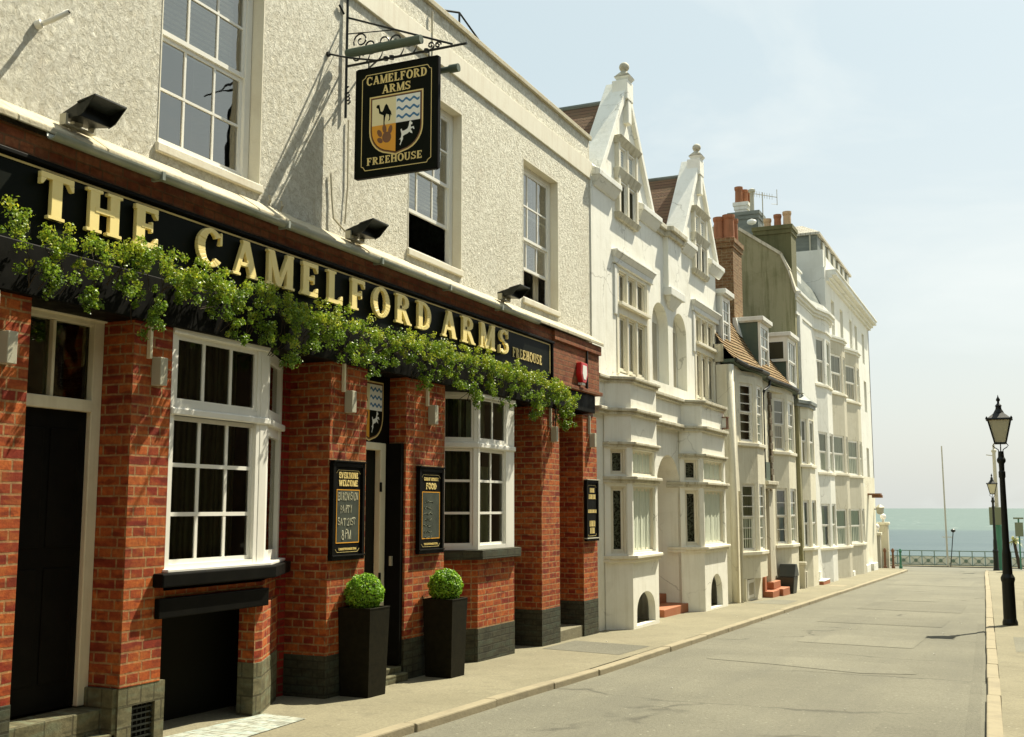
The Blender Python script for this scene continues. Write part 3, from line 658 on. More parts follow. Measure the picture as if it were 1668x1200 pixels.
# lead covered cornice top, brick courses, gutter
m = MB(); yy = 2.0
rnd = random.Random(11)
while yy < 16.4:
    e = min(yy + rnd.uniform(.7, 1.2), 16.42); a = rnd.uniform(-.008, .008)
    m.hexa([(-5.885, yy, 4.265), (-5.885, e, 4.265), (-6.14, e, 4.40 + a), (-6.14, yy, 4.40 + a), (-5.885, yy, 4.315 + a), (-5.885, e, 4.315 + a), (-6.13, e, 4.475 + a), (-6.13, yy, 4.475 + a)])
    yy = e + .001
m.build('lead_flashing', 'flash', pub, bevel=.012)
m = MB(); m.box(-6.3, -5.96, 2.0, 14.44, 4.085, 4.263); m.box(-6.3, -5.915, 14.44, 16.38, 4.12, 4.263); m.box(-6.3, -5.95, 14.44, 16.36, 3.53, 4.12); m.box(-6.3, -5.90, 14.44, 16.385, 3.475, 3.53)
m.build('brick_cornice', 'brick2', pub, bevel=.006)
m = MB(); n = 10; pts = [(-5.84 + .048 * math.cos(math.pi + math.pi * i / n), 4.255 + .048 * math.sin(math.pi + math.pi * i / n)) for i in range(n + 1)] + [(-5.84 + .040 * math.cos(-math.pi * i / n), 4.258 + .040 * math.sin(-math.pi * i / n)) for i in range(n + 1)]
m.prism([(x, 5.28, z) for x, z in pts], (0, 13.65 - 5.28, 0))
for y in (6.3, 7.9, 9.5, 11.0, 12.4): m.box(-5.90, -5.786, y, y + .03, 4.20, 4.265)
m.build('rain_gutter', 'gutter', pub, smooth=False)
# fascia
m = MB(); m.box(-6.3, -5.962, 2.0, 14.44, 3.50, 4.085); m.build('sign_board', 'signblack', pub)
m = MB(); m.box(-6.05, -5.925, 2.0, 14.46, 4.052, 4.084); m.box(-6.0, -5.935, 14.40, 14.44, 3.5, 4.05); m.build('sign_board_frame', 'black', pub, bevel=.006)
m = MB(); m.box(-5.962, -5.957, 2.0, 14.36, 4.022, 4.036); m.box(-5.962, -5.957, 14.346, 14.36, 3.62, 4.02); m.build('gold_line', 'palegold', pub)
m = MB(); m.box(-6.3, -5.955, 2.0, 14.44, 3.14, 3.498); m.box(-6.3, -5.965, 14.44, 16.2, 3.19, 3.472); m.build('lower_fascia', 'black', pub, bevel=.01)
U, V, N = (0, 1, 0), (0, 0, 1), (1, 0, 0)
def letters(parent, s, org, U, V, N, length, h, depth, mat, T, t, gap, name='letter', bevel=0):
    tot = sum(glyph(c, True, T, t)[1] for c in s) + gap * (len(s) - 1); sx = length / tot; x = 0
    for c in s:
        W = glyph(c, True, T, t)[1]; m = MB(); text(m, c, Vector(org) + Vector(U) * x * sx, U, V, N, W * sx, h, depth, T=T, t=t)
        m.build(name, mat, parent, bevel=bevel); x += W + gap
for w, a, b in (('THE', 5.27, 6.44), ('CAMELFORD', 6.86, 10.78), ('ARMS', 11.03, 12.87)): letters(pub, w, (-5.945, a, 3.685), U, V, N, b - a, .315, .035, 'gold', .24, .13, .30, 'gilt_letter', .006)
m = MB(); text(m, 'FREEHOUSE', (-5.958, 13.07, 3.70), U, V, N, .98, .13, .004, T=.2, t=.1, gap=.1); m.build('freehouse_lettering', 'palegold', pub)
# piers and bays
OG = (-6.0, 0.0)
def pier(name, y0, y1, x1=-6.5, top=3.14, z=-.4, plinth=.35, front=-6.0, pm='plinth'):
    m = MB(); m.box(x1, front, y0, y1, z, top); o = m.build(name, 'brick', pub, bevel=.004)
    if plinth:
        p = MB(); p.box(x1 + .02, front + .004, y0 - .004, y1 + .004, z, plinth); p.build('painted_plinth', pm, o, bevel=.004)
    return o
pier('brick_pier', 2.0, 5.34, plinth=.47)
m = MB(); m.box(-6.5, -6.0, 6.30, 6.72, .43, 3.14); m.build('brick_pier', 'brick', pub, bevel=.004)
m = MB(); m.wall((-6.004, 6.30), F, .48, -.4, .43, [(.14, .38, .02, .29)], th=.3); m.box(-6.4, -6.02, 6.26, 6.31, -.4, .43); m.build('stone_pier_foot', 'stone', pub, bevel=.006)
m = MB(); m.box(-6.12, -6.10, 6.42, 6.70, 0, .3); m.build('vent_back', 'dark', pub)
m = MB()
for i in range(6): m.box(-6.03, -6.02, 6.45, 6.67, .045 + i * .042, .057 + i * .042)
for i in range(5): m.box(-6.036, -6.03, 6.475 + i * .045, 6.483 + i * .045, .03, .28)
m.build('air_vent', 'iron', pub)
pier('brick_pier', 8.93, 9.59); pier('brick_pier', 10.39, 11.28); pier('brick_pier', 14.13, 14.79); pier('brick_pier', 15.74, 16.35, -6.9)
# cellar hatch under the near bay
m = MB(); m.box(-6.45, -6.004, 6.72, 7.965, .905, 1.10); m.build('soldier_course', 'brick', pub, bevel=.003)
m = MB(); m.pxy([(-6.004, 7.86), (-6.004, 7.965), (-6.39, 8.70), (-6.5, 8.70), (-6.5, 8.6), (-6.17, 7.86)], .42, .905); m.pxy([(-6.02, 7.95), (-6.41, 8.68), (-6.5, 8.68), (-6.5, 7.95)], .905, 1.1); m.build('bay_brickwork', 'brick', pub)
m = MB(); m.pxy([(-6.0, 7.855), (-6.0, 7.97), (-6.385, 8.71), (-6.5, 8.71), (-6.5, 8.6), (-6.17, 7.855)], -.4, .42); m.build('bay_plinth', 'stone', pub, bevel=.005)
m = MB(); m.box(-6.3, -5.955, 6.63, 7.985, .895, 1.045); m.build('cellar_lintel', 'black', pub, bevel=.008)
m = MB(); m.pxy([(-5.90, 6.60), (-5.90, 8.00), (-6.32, 8.80), (-6.47, 8.80), (-6.47, 6.60)], 1.13, 1.235); m.build('window_ledge', 'black', pub, bevel=.012)
m = MB(); m.pxy([(-5.945, 6.70), (-5.945, 7.99), (-6.35, 8.75), (-6.45, 8.75), (-6.45, 6.70)], 1.235, 1.262); m.build('window_sill', 'white', pub, bevel=.006)
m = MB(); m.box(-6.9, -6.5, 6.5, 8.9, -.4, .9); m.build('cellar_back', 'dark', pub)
m = MB(); m.box(-6.6, -6.47, 8.6, 8.93, -.4, 3.14); m.build('recess_brickwork', 'brickshaded', pub)
# near bay window: front light and canted return
window(pub, OG, F, 6.725, 7.85, 2.51, 3.14, -.004, 3, 1, 0, 0.002, .045, .032, glass='glasspub', behind=[('curtain', 0, 1, 0, 1)], bdepth=.22, name='fixed_light', sash=.035)
window(pub, OG, F, 6.725, 7.85, 1.25, 2.50, -.004, 3, 0, 3, 0.998, .045, .032, glass='glasspub', behind=[('curtain', 0, 1, 0, 1)], bdepth=.22, name='bay_window', sash=.035)
m = MB(); m.box(-6.12, -6.0, 7.852, 7.957, 1.25, 3.14); m.build('bay_corner_post', 'white', pub, bevel=.006)
m = MB(); m.pxy([(-5.982, 6.725), (-5.982, 7.966), (-6.374, 8.73), (-6.4, 8.73), (-6.4, 6.725)], 2.455, 2.515); m.build('window_transom', 'white', pub, bevel=.012)
D1 = Vector((-.385, .735)).normalized(); OB = (-6.004, 7.955)
m = MB()
for (z0, z1) in ((2.515, 3.13), (1.262, 2.455)):
    m.lb(OB, D1, 0, .09, -.08, 0, z0, z1); m.lb(OB, D1, .74, .83, -.08, 0, z0, z1); m.lb(OB, D1, .09, .74, -.07, -.01, z0, z0 + .09); m.lb(OB, D1, .09, .74, -.07, -.01, z1 - .09, z1)
cb = m.build('canted_window', 'white', pub); gl = MB(); gl.lb(OB, D1, .09, .74, -.045, -.04, 1.35, 2.36); gl.lb(OB, D1, .09, .74, -.045, -.04, 2.6, 3.05); gl.build('glass', 'glasspub', cb)
m = MB(); m.box(-6.4, -5.985, 6.72, 7.96, 3.10, 3.16); m.build('window_head', 'white', pub, bevel=.01)
# far bay window
P2 = [(-6.35, 11.80), (-6.0, 12.15), (-6.0, 13.22), (-6.30, 13.50)]
def ring(P, k): return [(x + k * a, y + k * b) for (x, y), (a, b) in zip(P, [(0, -1), (1, -.41), (1, .41), (0, 1)])]
m = MB(); m.pxy(P2 + [(-6.6, 13.5), (-6.6, 11.8)], -.4, 1.11); m.build('bay_brickwork', 'brick', pub, bevel=.004)
m = MB(); m.pxy(ring(P2, .006) + [(-6.6, 13.5), (-6.6, 11.8)], -.4, .29); m.build('bay_plinth', 'plinth', pub, bevel=.004)
m = MB(); m.pxy(ring(P2, .085) + [(-6.6, 13.55), (-6.6, 11.75)], 1.11, 1.225); m.build('window_ledge', 'plinth', pub, bevel=.01)
DL = Vector((.35, .35)).normalized(); OL = (-6.35, 11.80); LL = math.hypot(.35, .35)
for (O_, D_, a, b, cols) in ((OL, DL, .0, LL - .01, 1), ((-6.0, 12.155), F, 0, .86, 2)):
    window(pub, O_, D_, a, b, 2.51, 3.13, 0, cols, 1, 0, .002, .045, .03, glass='glasspub', behind=[('net', 0, 1, 0, .9)] if cols == 2 else [('curtain', 0, 1, 0, 1)], bdepth=.3, name='fixed_light', sash=.03)
    window(pub, O_, D_, a, b, 1.228, 2.50, 0, cols, 0, 3, .998, .05, .03, glass='glasspub', behind=[('net', .0, .7, .0, .8)] if cols == 2 else [('curtain', 0, 1, 0, 1)], bdepth=.13, name='bay_window', sash=.03)
m = MB(); m.pxy(ring(P2, .02) + [(-6.6, 13.5), (-6.6, 11.8)], 2.462, 2.522); m.build('window_transom', 'white', pub, bevel=.01)
m = MB(); m.pxy(ring(P2, .02) + [(-6.6, 13.5), (-6.6, 11.8)], 3.085, 3.138); m.build('window_head', 'white', pub, bevel=.01)
m = MB(); m.box(-6.12, -6.0, 13.018, 13.215, 1.228, 3.10); m.box(-6.45, -6.12, 13.16, 13.21, 1.228, 3.10); m.build('bay_corner_post', 'white', pub)
# recess backs
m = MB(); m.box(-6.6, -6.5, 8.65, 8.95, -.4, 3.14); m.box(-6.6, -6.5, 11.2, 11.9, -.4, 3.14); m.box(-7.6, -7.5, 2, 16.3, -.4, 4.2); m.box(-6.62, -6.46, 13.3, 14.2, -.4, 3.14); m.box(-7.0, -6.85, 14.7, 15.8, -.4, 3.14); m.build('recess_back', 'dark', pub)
m = MB(); m.box(-6.95, -6.5, 15.55, 15.74, -.4, 3.14); m.build('doorway_side', 'brickshaded', pub)
# near door
m = MB(); m.box(-6.38, -6.30, 5.36, 5.44, .3, 3.2); m.box(-6.38, -6.295, 6.20, 6.30, .3, 3.2); m.box(-6.38, -6.297, 5.44, 6.20, 3.09, 3.2); m.box(-6.38, -6.285, 5.44, 6.20, 2.44, 2.53); m.box(-6.37, -6.31, 5.82, 5.85, 2.53, 3.09)
m.box(-6.36, -6.27, 5.34, 6.31, 3.13, 3.2)
df = m.build('door_frame', 'creamdoor', pub, bevel=.008)
m = MB(); m.box(-6.355, -6.35, 5.44, 6.2, 2.53, 3.09); m.build('transom_glass', 'glasspub', df)
m = MB(); m.box(-6.38, -6.335, 5.44, 6.2, .31, 2.44)
for (a, b) in ((.5, 1.3), (1.45, 2.3)): m.box(-6.335, -6.325, 5.52, 5.8, a, b); m.box(-6.335, -6.325, 5.86, 6.12, a, b)
dr = m.build('door', 'black', pub, bevel=.006)
m = MB(); m.lathe((-6.30, 5.52, 1.25), [(0, -.03), (.03, -.02), (.035, 0), (.03, .02), (0, .03)], 10); m.build('door_knob', 'grey', dr)
m = MB(); m.box(-6.6, -6.12, 5.34, 6.30, -.4, .29); m.box(-6.12, -6.02, 5.34, 6.30, -.4, .12); m.build('door_step', 'stone', pub, bevel=.01)
# main entrance between the two middle piers
m = MB(); m.box(-6.27, -6.20, 9.59, 9.66, .1, 2.42); m.box(-6.27, -6.20, 10.20, 10.31, .1, 2.42); m.box(-6.27, -6.195, 9.66, 10.20, 2.34, 2.42); m.build('door_frame', 'creamdoor', pub, bevel=.006)
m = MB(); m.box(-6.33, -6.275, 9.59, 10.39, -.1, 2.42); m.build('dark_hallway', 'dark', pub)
m = MB(); m.box(-6.30, -6.21, 9.59, 10.39, 2.42, 3.14); m.build('overdoor_panel', 'black', pub)
m = MB(); m.box(-6.27, -6.02, 10.325, 10.385, .1, 2.42)
dl = m.build('open_door_leaf', 'black', pub, bevel=.004)
m = MB(); m.box(-6.14, -6.11, 10.30, 10.325, 1.12, 1.22); m.build('door_handle', 'grey', dl); m = MB(); m.box(-6.2, -6.15, 10.30, 10.325, .42, .56); m.build('letter_plate', 'grey', dl)
m = MB(); m.box(-6.205, -6.185, 10.195, 10.215, 1.9, 2.0); m.box(-6.205, -6.185, 10.195, 10.215, .95, 1.05); m.build('door_hinge', 'iron', pub)
m = MB(); m.box(-6.5, -6.02, 9.59, 10.39, -.4, .08); m.box(-6.02, -5.94, 9.62, 10.39, -.4, .02); m.build('door_step', 'stone', pub, bevel=.01)
m = MB(); m.box(-6.9, -6.02, 14.79, 15.74, -.4, .0); m.build('door_step', 'pave', pub, bevel=.01)
m = MB(); m.box(-6.85, -6.75, 14.79, 15.56, 0, 3.14); m.build('side_door', 'black', pub)

# heraldic shield painted on signs and panels
def shield(root, org, U, V, N, w, h, parentname=None):
    half = w / 2
    def sh(k, off=0):
        P = [(-half * k, h * .5 * k), (half * k, h * .5 * k), (half * k, -h * .08 * k)]
        for i in range(1, 8):
            t = i / 8; P.append((half * k * math.cos(t * math.pi / 2) ** .8, -h * .08 * k - h * .42 * k * math.sin(t * math.pi / 2)))
        P.append((0, -h * .53 * k)); Q = [(-a, b) for a, b in P[2:-1]][::-1]
        return P + Q
    O = Vector(org); Nv = Vector(N)
    m = MB(); poly2(m, sh(1.0), O, U, V, N, .0015); s0 = m.build('shield', 'palegold', root)
    m = MB(); poly2(m, sh(.955), O + Nv * .0015, U, V, N, .001); m.build('shield_outline', 'brownwood', s0)
    m = MB(); poly2(m, sh(.915), O + Nv * .0025, U, V, N, .001); m.build('shield_field', 'signblack', s0)
    S = sh(.895); e = .0012
    right = [p for p in S if p[0] >= -1e-6]; left = [p for p in S if p[0] <= 1e-6]
    m = MB(); poly2(m, [(-half * .895, h * .4475), (0, h * .4475), (0, 0), (-half * .895, 0)], O + Nv * .0036, U, V, N, e); m.build('cream_quarter', 'creamsign', s0)
    m = MB(); poly2(m, [(0, h * .4475), (half * .895, h * .4475), (half * .895, 0), (0, 0)], O + Nv * .0036, U, V, N, e); m.build('white_quarter', 'whitesign', s0)
    low = [(0, 0)] + [(-a, b) for a, b in [(0, S[0][1])][:0]] + [p for p in S if p[1] < -.001 and p[0] <= 1e-6] + [(-half * .895, 0)]
    m = MB(); poly2(m, low, O + Nv * .0036, U, V, N, e); m.build('amber_quarter', 'amber', s0)
    m = MB()
    for r_ in (.36, .225, .09):
        P = []; K = 24
        for i in range(K + 1): P.append((half * .03 + half * .84 * i / K, h * (r_ + .022 * math.sin(i / K * 6 * math.pi) + .022)))
        for i in range(K, -1, -1): P.append((half * .03 + half * .84 * i / K, h * (r_ + .022 * math.sin(i / K * 6 * math.pi) - .018)))
        for i in range(K):
            poly2(m, [P[i], P[i + 1], P[2 * K - i], P[2 * K + 1 - i]], O + Nv * .0050, U, V, N, .0008)
        m.build('blue_wave', 'blue', s0); m = MB()
    camel = [(-.74, .33), (-.70, .37), (-.62, .37), (-.60, .31), (-.57, .24), (-.52, .22), (-.47, .25), (-.42, .33), (-.36, .37), (-.30, .33), (-.25, .26), (-.18, .20), (-.15, .12), (-.19, .15), (-.21, .08), (-.22, .04), (-.28, .02), (-.24, .08), (-.26, .15), (-.36, .17), (-.40, .10), (-.42, -.0), (-.40, -.06), (-.46, -.05), (-.46, .05), (-.46, .15), (-.54, .17), (-.63, .20), (-.65, .29), (-.71, .31)]
    m = MB(); poly2(m, [(a * half, (b + .035) * h * .86) for a, b in camel], O + Nv * .0050, U, V, N, .0008); m.build('camel_emblem', 'signblack', s0)
    horse = [(.15, -.30), (.22, -.26), (.24, -.20), (.22, -.15), (.20, -.10), (.24, -.08), (.27, -.13), (.36, -.13), (.48, -.10), (.53, -.04), (.55, .03), (.60, .055), (.62, .03), (.68, .0), (.66, -.03), (.61, -.03), (.61, -.08), (.72, -.07), (.76, -.13), (.72, -.13), (.68, -.10), (.60, -.12), (.66, -.17), (.68, -.21), (.62, -.20), (.55, -.17), (.48, -.20), (.36, -.22), (.30, -.24), (.30, -.30), (.24, -.36), (.20, -.42), (.17, -.40), (.22, -.34), (.20, -.29)]
    m = MB(); poly2(m, [(a * half * .92, (b - .055) * h * .82) for a, b in horse], O + Nv * .0048, U, V, N, .0008); m.build('horse_emblem', 'whitesign', s0)
    m = MB()
    def ell(cx, cy, rx, ry, ang=0, n=12, k=0):
        P = [(half * (cx + rx * math.cos(t) * math.cos(ang) - ry * math.sin(t) * math.sin(ang)), h * .8 * (cy + (rx * math.cos(t) * math.sin(ang) + ry * math.sin(t) * math.cos(ang)) * .62)) for t in [2 * math.pi * i / n for i in range(n)]]
        poly2(m, P, O + Nv * (.0050 + k * .0002), U, V, N, .0008)
    ell(-.33, -.27, .17, .19, .3); ell(-.60, -.17, .08, .14, .5, k=1); ell(-.42, -.09, .075, .15, .15, k=2); ell(-.2, -.12, .075, .15, -.2, k=3); ell(-.58, -.32, .08, .12, .9, k=4)
    m.build('paw_emblem', 'brownwood', s0)
    return s0
pn = pub
shield(pub, (-6.209, 9.97, 2.76), (0, 1, 0), (0, 0, 1), (1, 0, 0), .56, .62)
# ================================================================ THINGS FIXED TO AND STANDING BY THE PUB
# hanging sign on a scrolled bracket
YS = 9.23
hs = thing('hanging_sign', (-5.5, YS, 5.04), 'black hanging pub sign with a quartered shield on a scrolled iron bracket', 'pub sign')
m = MB()
m.tube([(-6.09, YS, 5.70), (-6.09, YS, 7.6)], .014, 8); m.tube([(-6.09, YS, 6.25), (-4.70, YS, 6.25)], .013, 8); m.tube([(-6.09, YS, 6.78), (-4.86, YS, 6.27)], .011, 8)
m.tube([(-6.08, YS, 6.60), (-5.52, YS, 6.54)], .006, 6)
m.tube([(-6.10, YS - .30, 6.27), (-5.95, YS - .15, 6.26), (-5.72, YS, 6.25)], .010, 6); m.tube([(-6.10, YS + .30, 6.27), (-5.72, YS, 6.25)], .010, 6)
m.tube([(-6.1, YS - .05, 6.8), (-6.1, YS - .14, 6.86)], .012, 6)
for s in (-.3, .3): m.tube([(-6.13, YS + s, 6.27), (-6.10, YS + s, 6.27)], .028, 8)
for x in (-5.62, -5.55, -5.15): m.tube([(x, YS, 6.235), (x, YS, 6.27)], .026, 8)
m.build('bracket_arm', 'iron', hs)
m = MB()
def spiral(cx, cz, r, a0, turns, dirn=1, rr=.009):
    pts = []
    for i in range(22):
        t = i / 21; a = a0 + dirn * turns * 2 * math.pi * t; q = r * (1 - .82 * t); pts.append((cx + q * math.cos(a), YS, cz + q * math.sin(a)))
    mm_ = MB(); mm_.tube(pts, rr, 5); mm_.build('iron_scroll', 'iron', hs)
for cx, cz, r, a0, d_ in ((-5.92, 6.50, .09, 3.6, -1), (-5.80, 6.42, .10, .2, -1), (-5.65, 6.44, .085, 3.3, 1), (-5.50, 6.42, .075, 3.4, -1), (-5.96, 6.33, .07, 0, 1), (-5.36, 6.37, .06, 3.0, -1), (-5.10, 6.30, .045, 4.4, 1), (-5.02, 6.29, .035, 0, 1)): spiral(cx, cz, r, a0, 1.35, d_)
for x in (-5.85, -5.7, -5.45, -5.3): m = MB(); m.tube([(x, YS, 6.255), (x + .03, YS, 6.30), (x + .05, YS, 6.35)], [.009, .006, .003], 5); m.build('iron_leaf', 'iron', hs)
for k in range(4): spiral(-6.06, 5.98 - k * .035, .05 - .006 * k, 1.5 + k, .6, 1)
m = MB(); m.tube([(-6.04, YS - .07, 6.35), (-5.17, YS - .07, 6.35)], .046, 14); m.build('sign_light', 'greenpaint', hs, smooth=False)
m = MB(); m.tube([(-4.98, YS + .18, 6.10), (-4.88, YS + .18, 6.10)], .042, 12); m.tube([(-5.2, YS + .18, 6.10), (-4.98, YS + .18, 6.10)], .03, 12)
m.build('sign_light', 'greenpaint', hs)
m = MB()
for x in (-5.82, -5.12): m.tube([(x, YS, 6.17), (x, YS, 6.24)], .007, 6)
m.build('hanging_hook', 'iron', hs)
bd = MB(); bd.box(-5.945, -5.015, YS - .016, YS + .022, 5.035, 6.165); b0 = bd.build('board', 'signblack', hs)
m = MB(); m.box(-5.96, -5.945, YS - .02, YS + .026, 5.03, 6.17); m.box(-5.015, -5.0, YS - .02, YS + .026, 5.03, 6.17); m.box(-5.945, -5.015, YS - .019, YS + .025, 6.165, 6.178); m.box(-5.945, -5.015, YS - .019, YS + .025, 5.022, 5.035); m.build('board_edge', 'black', hs)
Us, Vs, Ns = (1, 0, 0), (0, 0, 1), (0, -1, 0); o0 = (-5.945, YS - .0165, 5.035)
m = MB(); W_, H_ = .93, 1.13
def line(P, w=.007):
    for (a, b), (c, d_) in zip(P, P[1:]):
        dx, dy = c - a, d_ - b; L = math.hypot(dx, dy); nx, ny = -dy / L * w / 2, dx / L * w / 2
        poly2(m, [(a - nx, b - ny), (c - nx, d_ - ny), (c + nx, d_ + ny), (a + nx, b + ny)], o0, Us, Vs, Ns, .0012 + .0002 * (int(abs(a * 100)) % 4))
q, k = .065, .045
line([(q, q + k), (q + k * .5, q + k * .8), (q + k, q), (W_ - q - k, q), (W_ - q - k * .8, q + k * .5), (W_ - q, q + k), (W_ - q, H_ - q - k), (W_ - q - k * .5, H_ - q - k * .8), (W_ - q - k, H_ - q), (q + k, H_ - q), (q + k * .8, H_ - q - k * .5), (q, H_ - q - k), (q, q + k)])
m.build('gold_border', 'palegold', hs)
m = MB(); text(m, 'CAMELFORD', (-5.945 + .115, YS - .0165, 5.035 + .955), Us, Vs, Ns, .70, .088, .002, T=.22, t=.12, gap=.07); m.build('sign_word', 'palegold', hs); m = MB()
text(m, 'ARMS', (-5.945 + .30, YS - .0165, 5.035 + .845), Us, Vs, Ns, .33, .085, .002, T=.22, t=.12, gap=.07); m.build('sign_word', 'palegold', hs); m = MB()
text(m, 'FREEHOUSE', (-5.945 + .13, YS - .0165, 5.035 + .115), Us, Vs, Ns, .64, .078, .002, T=.22, t=.12, gap=.07); m.build('sign_word', 'palegold', hs)
shield(hs, (-5.945 + .465, YS - .017, 5.035 + .515), Us, Vs, Ns, .62, .62)

# menu boards
def board(name, y0, y1, z0, z1, label, head, chalk, x=-5.995):
    t = thing(name, (x, (y0 + y1) / 2, z0), label, 'menu board', 'framed boards on the brick piers')
    w = y1 - y0; h = z1 - z0; fr = .045
    m = MB(); m.box(x, x + .03, y0 + fr, y1 - fr, z0 + fr, z1 - fr); m.box(x, x + .048, y0, y0 + fr, z0, z1); m.box(x, x + .048, y1 - fr, y1, z0, z1); m.box(x, x + .047, y0 + fr, y1 - fr, z0, z0 + fr); m.box(x, x + .047, y0 + fr, y1 - fr, z1 - fr, z1)
    m.build('frame', 'black', t, bevel=.004)
    m = MB(); m.box(x, x + .062, y0 - .01, y1 + .01, z1, z1 + .016); m.build('top_moulding', 'black' if chalk is not None else 'grey', t, bevel=.003); m = MB(); m.box(x, x + .058, y0 - .005, y1 + .005, z0 + .035, z0 + .05); m.build('bottom_moulding', 'black' if chalk is not None else 'grey', t, bevel=.003)
    F_ = x + .0305
    if chalk is not None:
        a, b, c, d_ = y0 + .09, y1 - .09, z0 + .17, z1 - .27
        mm = MB(); mm.box(F_, F_ + .002, a, b, c, d_); mm.build('slate', 'board', t)
        mm = MB()
        for (p, q_, r_, s_) in ((a - .008, a, c, d_), (b, b + .008, c, d_), (a - .008, b + .008, d_, d_ + .008), (a - .008, b + .008, c - .008, c)): mm.box(F_, F_ + .003, p, q_, r_, s_)
        mm.build('orange_line', 'amber', t)
    aa, bb, cc, dd = y0 + .075, y1 - .075, z0 + .075, z1 - .075
    mm = MB()
    for (p, q_, r_, s_) in ((aa + .03, bb - .03, dd - .004, dd), (aa + .03, bb - .03, cc, cc + .004)): mm.box(F_, F_ + .0025, p, q_, r_, s_)
    for (p, q_, sz) in ((aa, dd, -1), (aa, cc, 1), (bb, dd, -1), (bb, cc, 1)):
        sy = 1 if p == aa else -1
        mm.hexa([(F_, p, q_ + sz * .03), (F_, p + sy * .03, q_), (F_ + .0025, p + sy * .03, q_), (F_ + .0025, p, q_ + sz * .03), (F_, p, q_ + sz * .034), (F_, p + sy * .034, q_), (F_ + .0025, p + sy * .034, q_), (F_ + .0025, p, q_ + sz * .034)])
    mm.build('border', 'palegold', t)
    for s_, zc, hh, ln in head:
        m = MB(); text(m, s_, (F_ + .0005, (y0 + y1) / 2 - ln / 2, zc), U, V, N, ln, hh, .003, T=.24, t=.16, gap=.06); m.build('gilt_wording', 'palegold', t)
    if chalk == 'smudge':   # rubbed, unreadable chalk marks
        rs = random.Random(9)
        for k in range(7):
            m = MB(); zc = d_ - .10 - k * .065; ya = a + rs.uniform(.02, .09); pts = []
            for i in range(12): pts.append((F_ + .004, ya + i * .016 * rs.uniform(.8, 1.2), zc + rs.uniform(-.016, .016)))
            m.tube(pts, .0018, 4); m.build('chalk_smudge', 'board2', t)
    elif chalk:
        for s_, yc, zc, hh, ln in chalk:
            m = MB(); text(m, s_, (F_ + .0025, y0 + yc, zc), U, V, N, ln, hh, .001, serif=False, T=.075, t=.075, gap=.10, hand=.08); m.build('chalk_writing', 'chalk', t)
    return t
board('notice_board', 8.93, 9.50, 1.23, 2.17, 'black framed blackboard headed EVERYONE WELCOME with chalked party notice', [('EVERYONE', 2.015, .06, .34), ('WELCOME', 1.94, .06, .33), ('CAMELFORDARMS.COM', 1.325, .022, .31)],
      [('EUROVISION', .10, 1.805, .075, .36), ('PARTY', .15, 1.68, .075, .20), ('SAT 21ST', .11, 1.565, .07, .31), ('8PM', .18, 1.43, .09, .17)])
board('notice_board', 10.61, 11.18, 1.23, 2.17, 'black framed blackboard headed FOOD with faint rubbed chalk writing', [('GREAT HONEST', 2.03, .035, .33), ('FOOD', 1.935, .07, .24), ('CAMELFORDARMS.COM', 1.325, .022, .31)],
      'smudge')
board('notice_board', 15.76, 16.28, 1.23, 2.15, 'narrow black board with gold lettering on the last brick pier beside the white house', [('IIII', 1.965, .065, .2), ('IIIIIII', 1.865, .07, .30), ('IIIIIIIII', 1.655, .05, .36), ('IIIIII', 1.45, .085, .24), ('IIII', 1.345, .085, .2)], None)

# small metal wall lights with their conduits
WL = [(5.04, 'pier at the left photo edge'), (6.45, 'pier left of the near bay window'), (9.13, 'pier above the EVERYONE WELCOME board'), (10.83, 'pier above the FOOD board'), (14.42, 'pier beyond the far bay window'), (15.98, 'last brick pier above the narrow board')]
for i, (y, w) in enumerate(WL):
    t = thing('wall_light', (-6.0, y, 2.66), 'grey box light on the ' + w, 'wall light', 'box lights on the brick piers')
    m = MB(); m.box(-6.0, -5.965, y - .014, y + .014, 2.86, 3.14); m.build('conduit', 'creamdoor' if i < 4 else 'grey', t, bevel=.003)
    m = MB(); m.box(-6.0, -5.91, y + .045, y + .125, 2.66, 2.875); m.build('lamp_body', 'grey', t, bevel=.005)
# floodlights on the cornice
def flood(y, label):
    t = thing('floodlight', (-5.93, y, 4.38), label, 'floodlight', 'black floodlights above the sign board')
    m = MB(); m.tube([(-5.98, y - .04, 4.36), (-5.98, y - .04, 4.43)], .022, 8); m.tube([(-5.985, y - .05, 4.44), (-5.975, y + .02, 4.455)], .026, 8); m.box(-6.0, -5.94, y - .15, y - .13, 4.40, 4.48); m.box(-6.0, -5.94, y + .11, y + .13, 4.40, 4.48); m.box(-6.0, -5.94, y - .13, y + .11, 4.40, 4.412)
    m.build('mounting_bracket', 'grey', t)
    a = R(9); ca_, sa_ = math.cos(a), math.sin(a)
    def Q(d, h, yy): return (-6.02 + d * ca_ - h * sa_, y + yy, 4.455 + d * sa_ + h * ca_)
    m = MB(); m.hexa([Q(0, .0, -.11), Q(.20, -.045, -.15), Q(.20, -.045, .15), Q(0, .0, .11), Q(0, .05, -.11), Q(.20, .055, -.15), Q(.20, .055, .15), Q(0, .05, .11)]); m.build('lamp_body', 'iron', t, bevel=.006)
    m = MB(); m.hexa([Q(.20, .045, -.16), Q(.36, .055, -.15), Q(.36, .055, .15), Q(.20, .045, .16), Q(.20, .058, -.16), Q(.36, .067, -.15), Q(.36, .067, .15), Q(.20, .058, .16)]); m.build('hood', 'iron', t)
    for s_ in (-1, 1):
        m = MB(); m.prism([Q(.18, -.045, s_ * .140), Q(.24, -.03, s_ * .143), Q(.35, .056, s_ * .145), Q(.18, .050, s_ * .140)], (0, s_ * .008, 0)); m.build('hood_side', 'iron', t)
flood(5.64, 'black floodlight under the near upper sash window, leftmost of three')
flood(9.28, 'black floodlight below the hanging sign, middle one of three')
flood(12.85, 'black floodlight at the foot of the farthest upper pub window')
